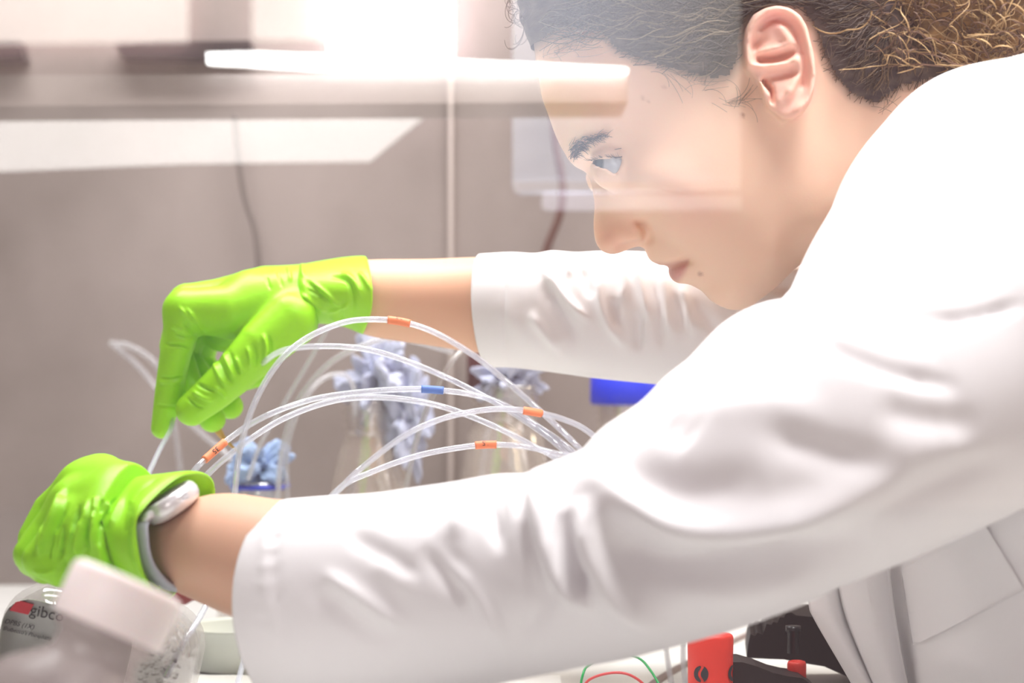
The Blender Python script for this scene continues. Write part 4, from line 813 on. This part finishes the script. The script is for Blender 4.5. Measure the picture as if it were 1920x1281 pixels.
for s, sz, x, z, shr in (('gibco', .0085, -.0272, .0350, 0.), ('DPBS (1X)', .0036, -.0402, .0262, .28), ("Dulbecco's Phosphate", .0029, -.0352, .0224, .28)):
    V, Fc = text_mesh(s, sz, shr); mesh_obj('printed_text', onlab(V, x, z), Fc, M['ink'], lb, smooth=False)
DV, DF = [], []
for _ in range(420):
    side = rng.random(); x = rng.uniform(.026, .049) if side < .75 else rng.uniform(-.049, .049); z = rng.uniform(-.045, .042) if side < .75 else rng.uniform(.0385, .0425)
    if abs(x) > .030 and math.hypot(abs(x)-.030, max(z-.022, 0)) > .017: continue
    r = rng.uniform(.0005, .0017)
    c = xf(np.array([[x, -.0268-r*.2, z]]), cb, Rb)[0]; V, Fc = lathe([(0, -r), (r*.7, -r*.7), (r, 0), (r*.7, r*.7), (0, r)], 7, c); DV.append(V); DF.append(Fc)
dr = mesh_obj('droplets', *combine(list(zip(DV, DF))), M['droplet'], db); dr['kind'] = 'stuff'
# ================================================================ things on the worktop
def onfloor(px, py): d = ZC*F/(py-640.5); p = at(px, py, d); return np.array([p.x, d, 0.])
tray = empty('shallow_dish', onfloor(440, 1200), 'pale translucent round dish on the worktop under the near wrist', 'dish')
c = np.array([at(458, 0, 1.285).x, 1.285, .0003])
mesh_obj('dish_wall', *lathe([(0, 0), (.034, 0), (.037, .002), (.039, .026), (.038, .027), (.0365, .025), (.035, .004), (0, .003)], 60, c), mat('dishp', (.80, .83, .76), .35, trans=.35, ior=1.2), tray)
tag(mesh_obj('folded_sheet', *combine([box(-.20, .03, 1.13, 1.243, .0004, .0018)]), mat('paper', (.90, .91, .90), .8), smooth=False), 'flat white sheet lying on the worktop in front of the dish', 'sheet')
tag(mesh_obj('red_clip', *sweep([at(318, 1128, 1.30), at(345, 1118, 1.30), at(372, 1112, 1.30)], [.004, .006, .003], 10, 12), mat('maroon2', (.28, .05, .05), .5)), 'small dark red piece peeking out below the glove cuff', 'clip')
# red cap
rc0 = np.array(at(1331, 1195, 1.12)); rk = empty('red_holder', (rc0[0], rc0[1], 0), 'red plastic holder with a black round emblem on the worktop', 'holder')
n_ = 48; V = []
def tri(a): return 1+.10*math.cos(3*a+math.pi/2)
for z, s in ((-.145, .0112), (-.01, .0123), (0, .0125), (.0015, .0121), (.0022, .0112), (.0020, .0100), (-.004, .0092)):
    for j in range(n_): a = 2*math.pi*j/n_; V.append(rc0+np.array([s*tri(a)*math.cos(a), s*tri(a)*math.sin(a), z*1.0]))
mesh_obj('red_body', np.array(V), grid_faces(7, n_)+[list(range(n_)), list(range(6*n_, 7*n_))], M['red'], rk)
def emblem(ang_c, z):
    V, Fs = [], []; m_ = 26
    def on(u, v):
        a = ang_c+u/.0118; r = .0124*tri(a)+.00025; return rc0+np.array([r*math.cos(a), r*math.sin(a), z+v])
    for half in (0, 1):
        b0 = len(V)
        for k in range(m_+1):
            t = math.pi*k/m_; x, y = .0038*math.sin(t), .0046*math.cos(t)
            xi = .0008*math.sin(3*t)+.0003; V.append(on((x if half == 0 else -x), y)); V.append(on((xi+.0002) if half == 0 else (xi-.0012), y))
        for k in range(m_): Fs.append([b0+2*k, b0+2*k+1, b0+2*k+3, b0+2*k+2])
    return np.array(V), Fs
for a_c in (math.radians(-118), math.radians(-28)): mesh_obj('black_emblem', *emblem(a_c, -.019), M['ink'], rk, smooth=False)
# dark toothed rack
dr_ = 1.20; rkp = [(1403,1208),(1407,1189),(1416,1193),(1420,1186),(1430,1191),(1434,1180),(1437,1170),(1446,1172),(1450,1166),(1458,1168),(1462,1158),(1470,1158),(1474,1150),(1484,1149),(1492,1154),(1530,1158),(1610,1175),(1625,1290),(1590,1270),(1545,1250),(1500,1243),(1470,1237),(1440,1236),(1400,1234)]
rack = empty('toothed_rack', (at(1500, 0, dr_).x, dr_, 0), 'black toothed rack beside the coat front', 'rack')
V, Fc = prism([at(x, y, dr_) for x, y in rkp], .06, (.1, 1, 0)); mesh_obj('toothed_plate', V, Fc, M['darkrack'], rack, smooth=False)
kb = at(1487, 1225, 1.17); kc = (kb.x, kb.y, kb.z)
mesh_obj('stem', *lathe([(.0035, 0), (.0035, .012), (.0045, .013), (.0045, .016), (0, .016)], 24, kc), M['black'], rack)
kn = tag(empty('thumb_screw', (kb.x, 1.155, 0), 'small red screw in front of the black rack', 'screw'))
V, Fc = lathe([(0, -.013), (.0048, -.013), (.0055, -.0125), (.0055, -.002), (.005, -.0005), (.0035, 0), (.0033, -.002), (0, -.002)], 36, (kb.x, 1.155, kb.z-.002)); mesh_obj('knob_body', V, Fc, M['red'], kn)
V, Fc = lathe([(0, -.0155), (.0042, -.0155), (.0042, -.013), (0, -.013)], 24, (kb.x, 1.155, kb.z-.002)); mesh_obj('clear_collar', V, Fc, M['tubefar'], kn)
bp = [(1368,1281),(1372,1242),(1392,1242),(1420,1250),(1450,1262),(1475,1268),(1505,1272),(1530,1290),(1520,1320),(1368,1320)]
V, Fc = prism([at(x, y, 1.13) for x, y in bp], .03, (0, 1, 0)); tag(mesh_obj('black_base', V, Fc, M['darkrack'], smooth=False), 'black curved base next to the red holder', 'base')
tag(mesh_obj('tray_edge', *combine([sweep([onfloor(1180, 1330), onfloor(1260, 1262), onfloor(1460, 1165)], .003, 8, 20)]), mat('edgeg', (.22, .17, .16), .5)), 'dark edge strip running across the worktop behind the red holder', 'edge strip')
tag(mesh_obj('green_wire', *sweep([at(1085,1310,1.16), at(1093,1265,1.16), at(1106,1246,1.17), at(1150,1225,1.18), at(1195,1233,1.18), at(1220,1258,1.17), at(1245,1300,1.16)], .00075, 8, 60), M['green']), 'thin green wire looping under the near sleeve', 'wire')
tag(mesh_obj('red_wire', *sweep([at(1088,1300,1.15), at(1105,1275,1.15), at(1140,1263,1.15), at(1175,1264,1.15), at(1205,1282,1.15), at(1222,1310,1.15)], .0008, 8, 60), M['redwire']), 'thin dark red wire arching under the near sleeve', 'wire')
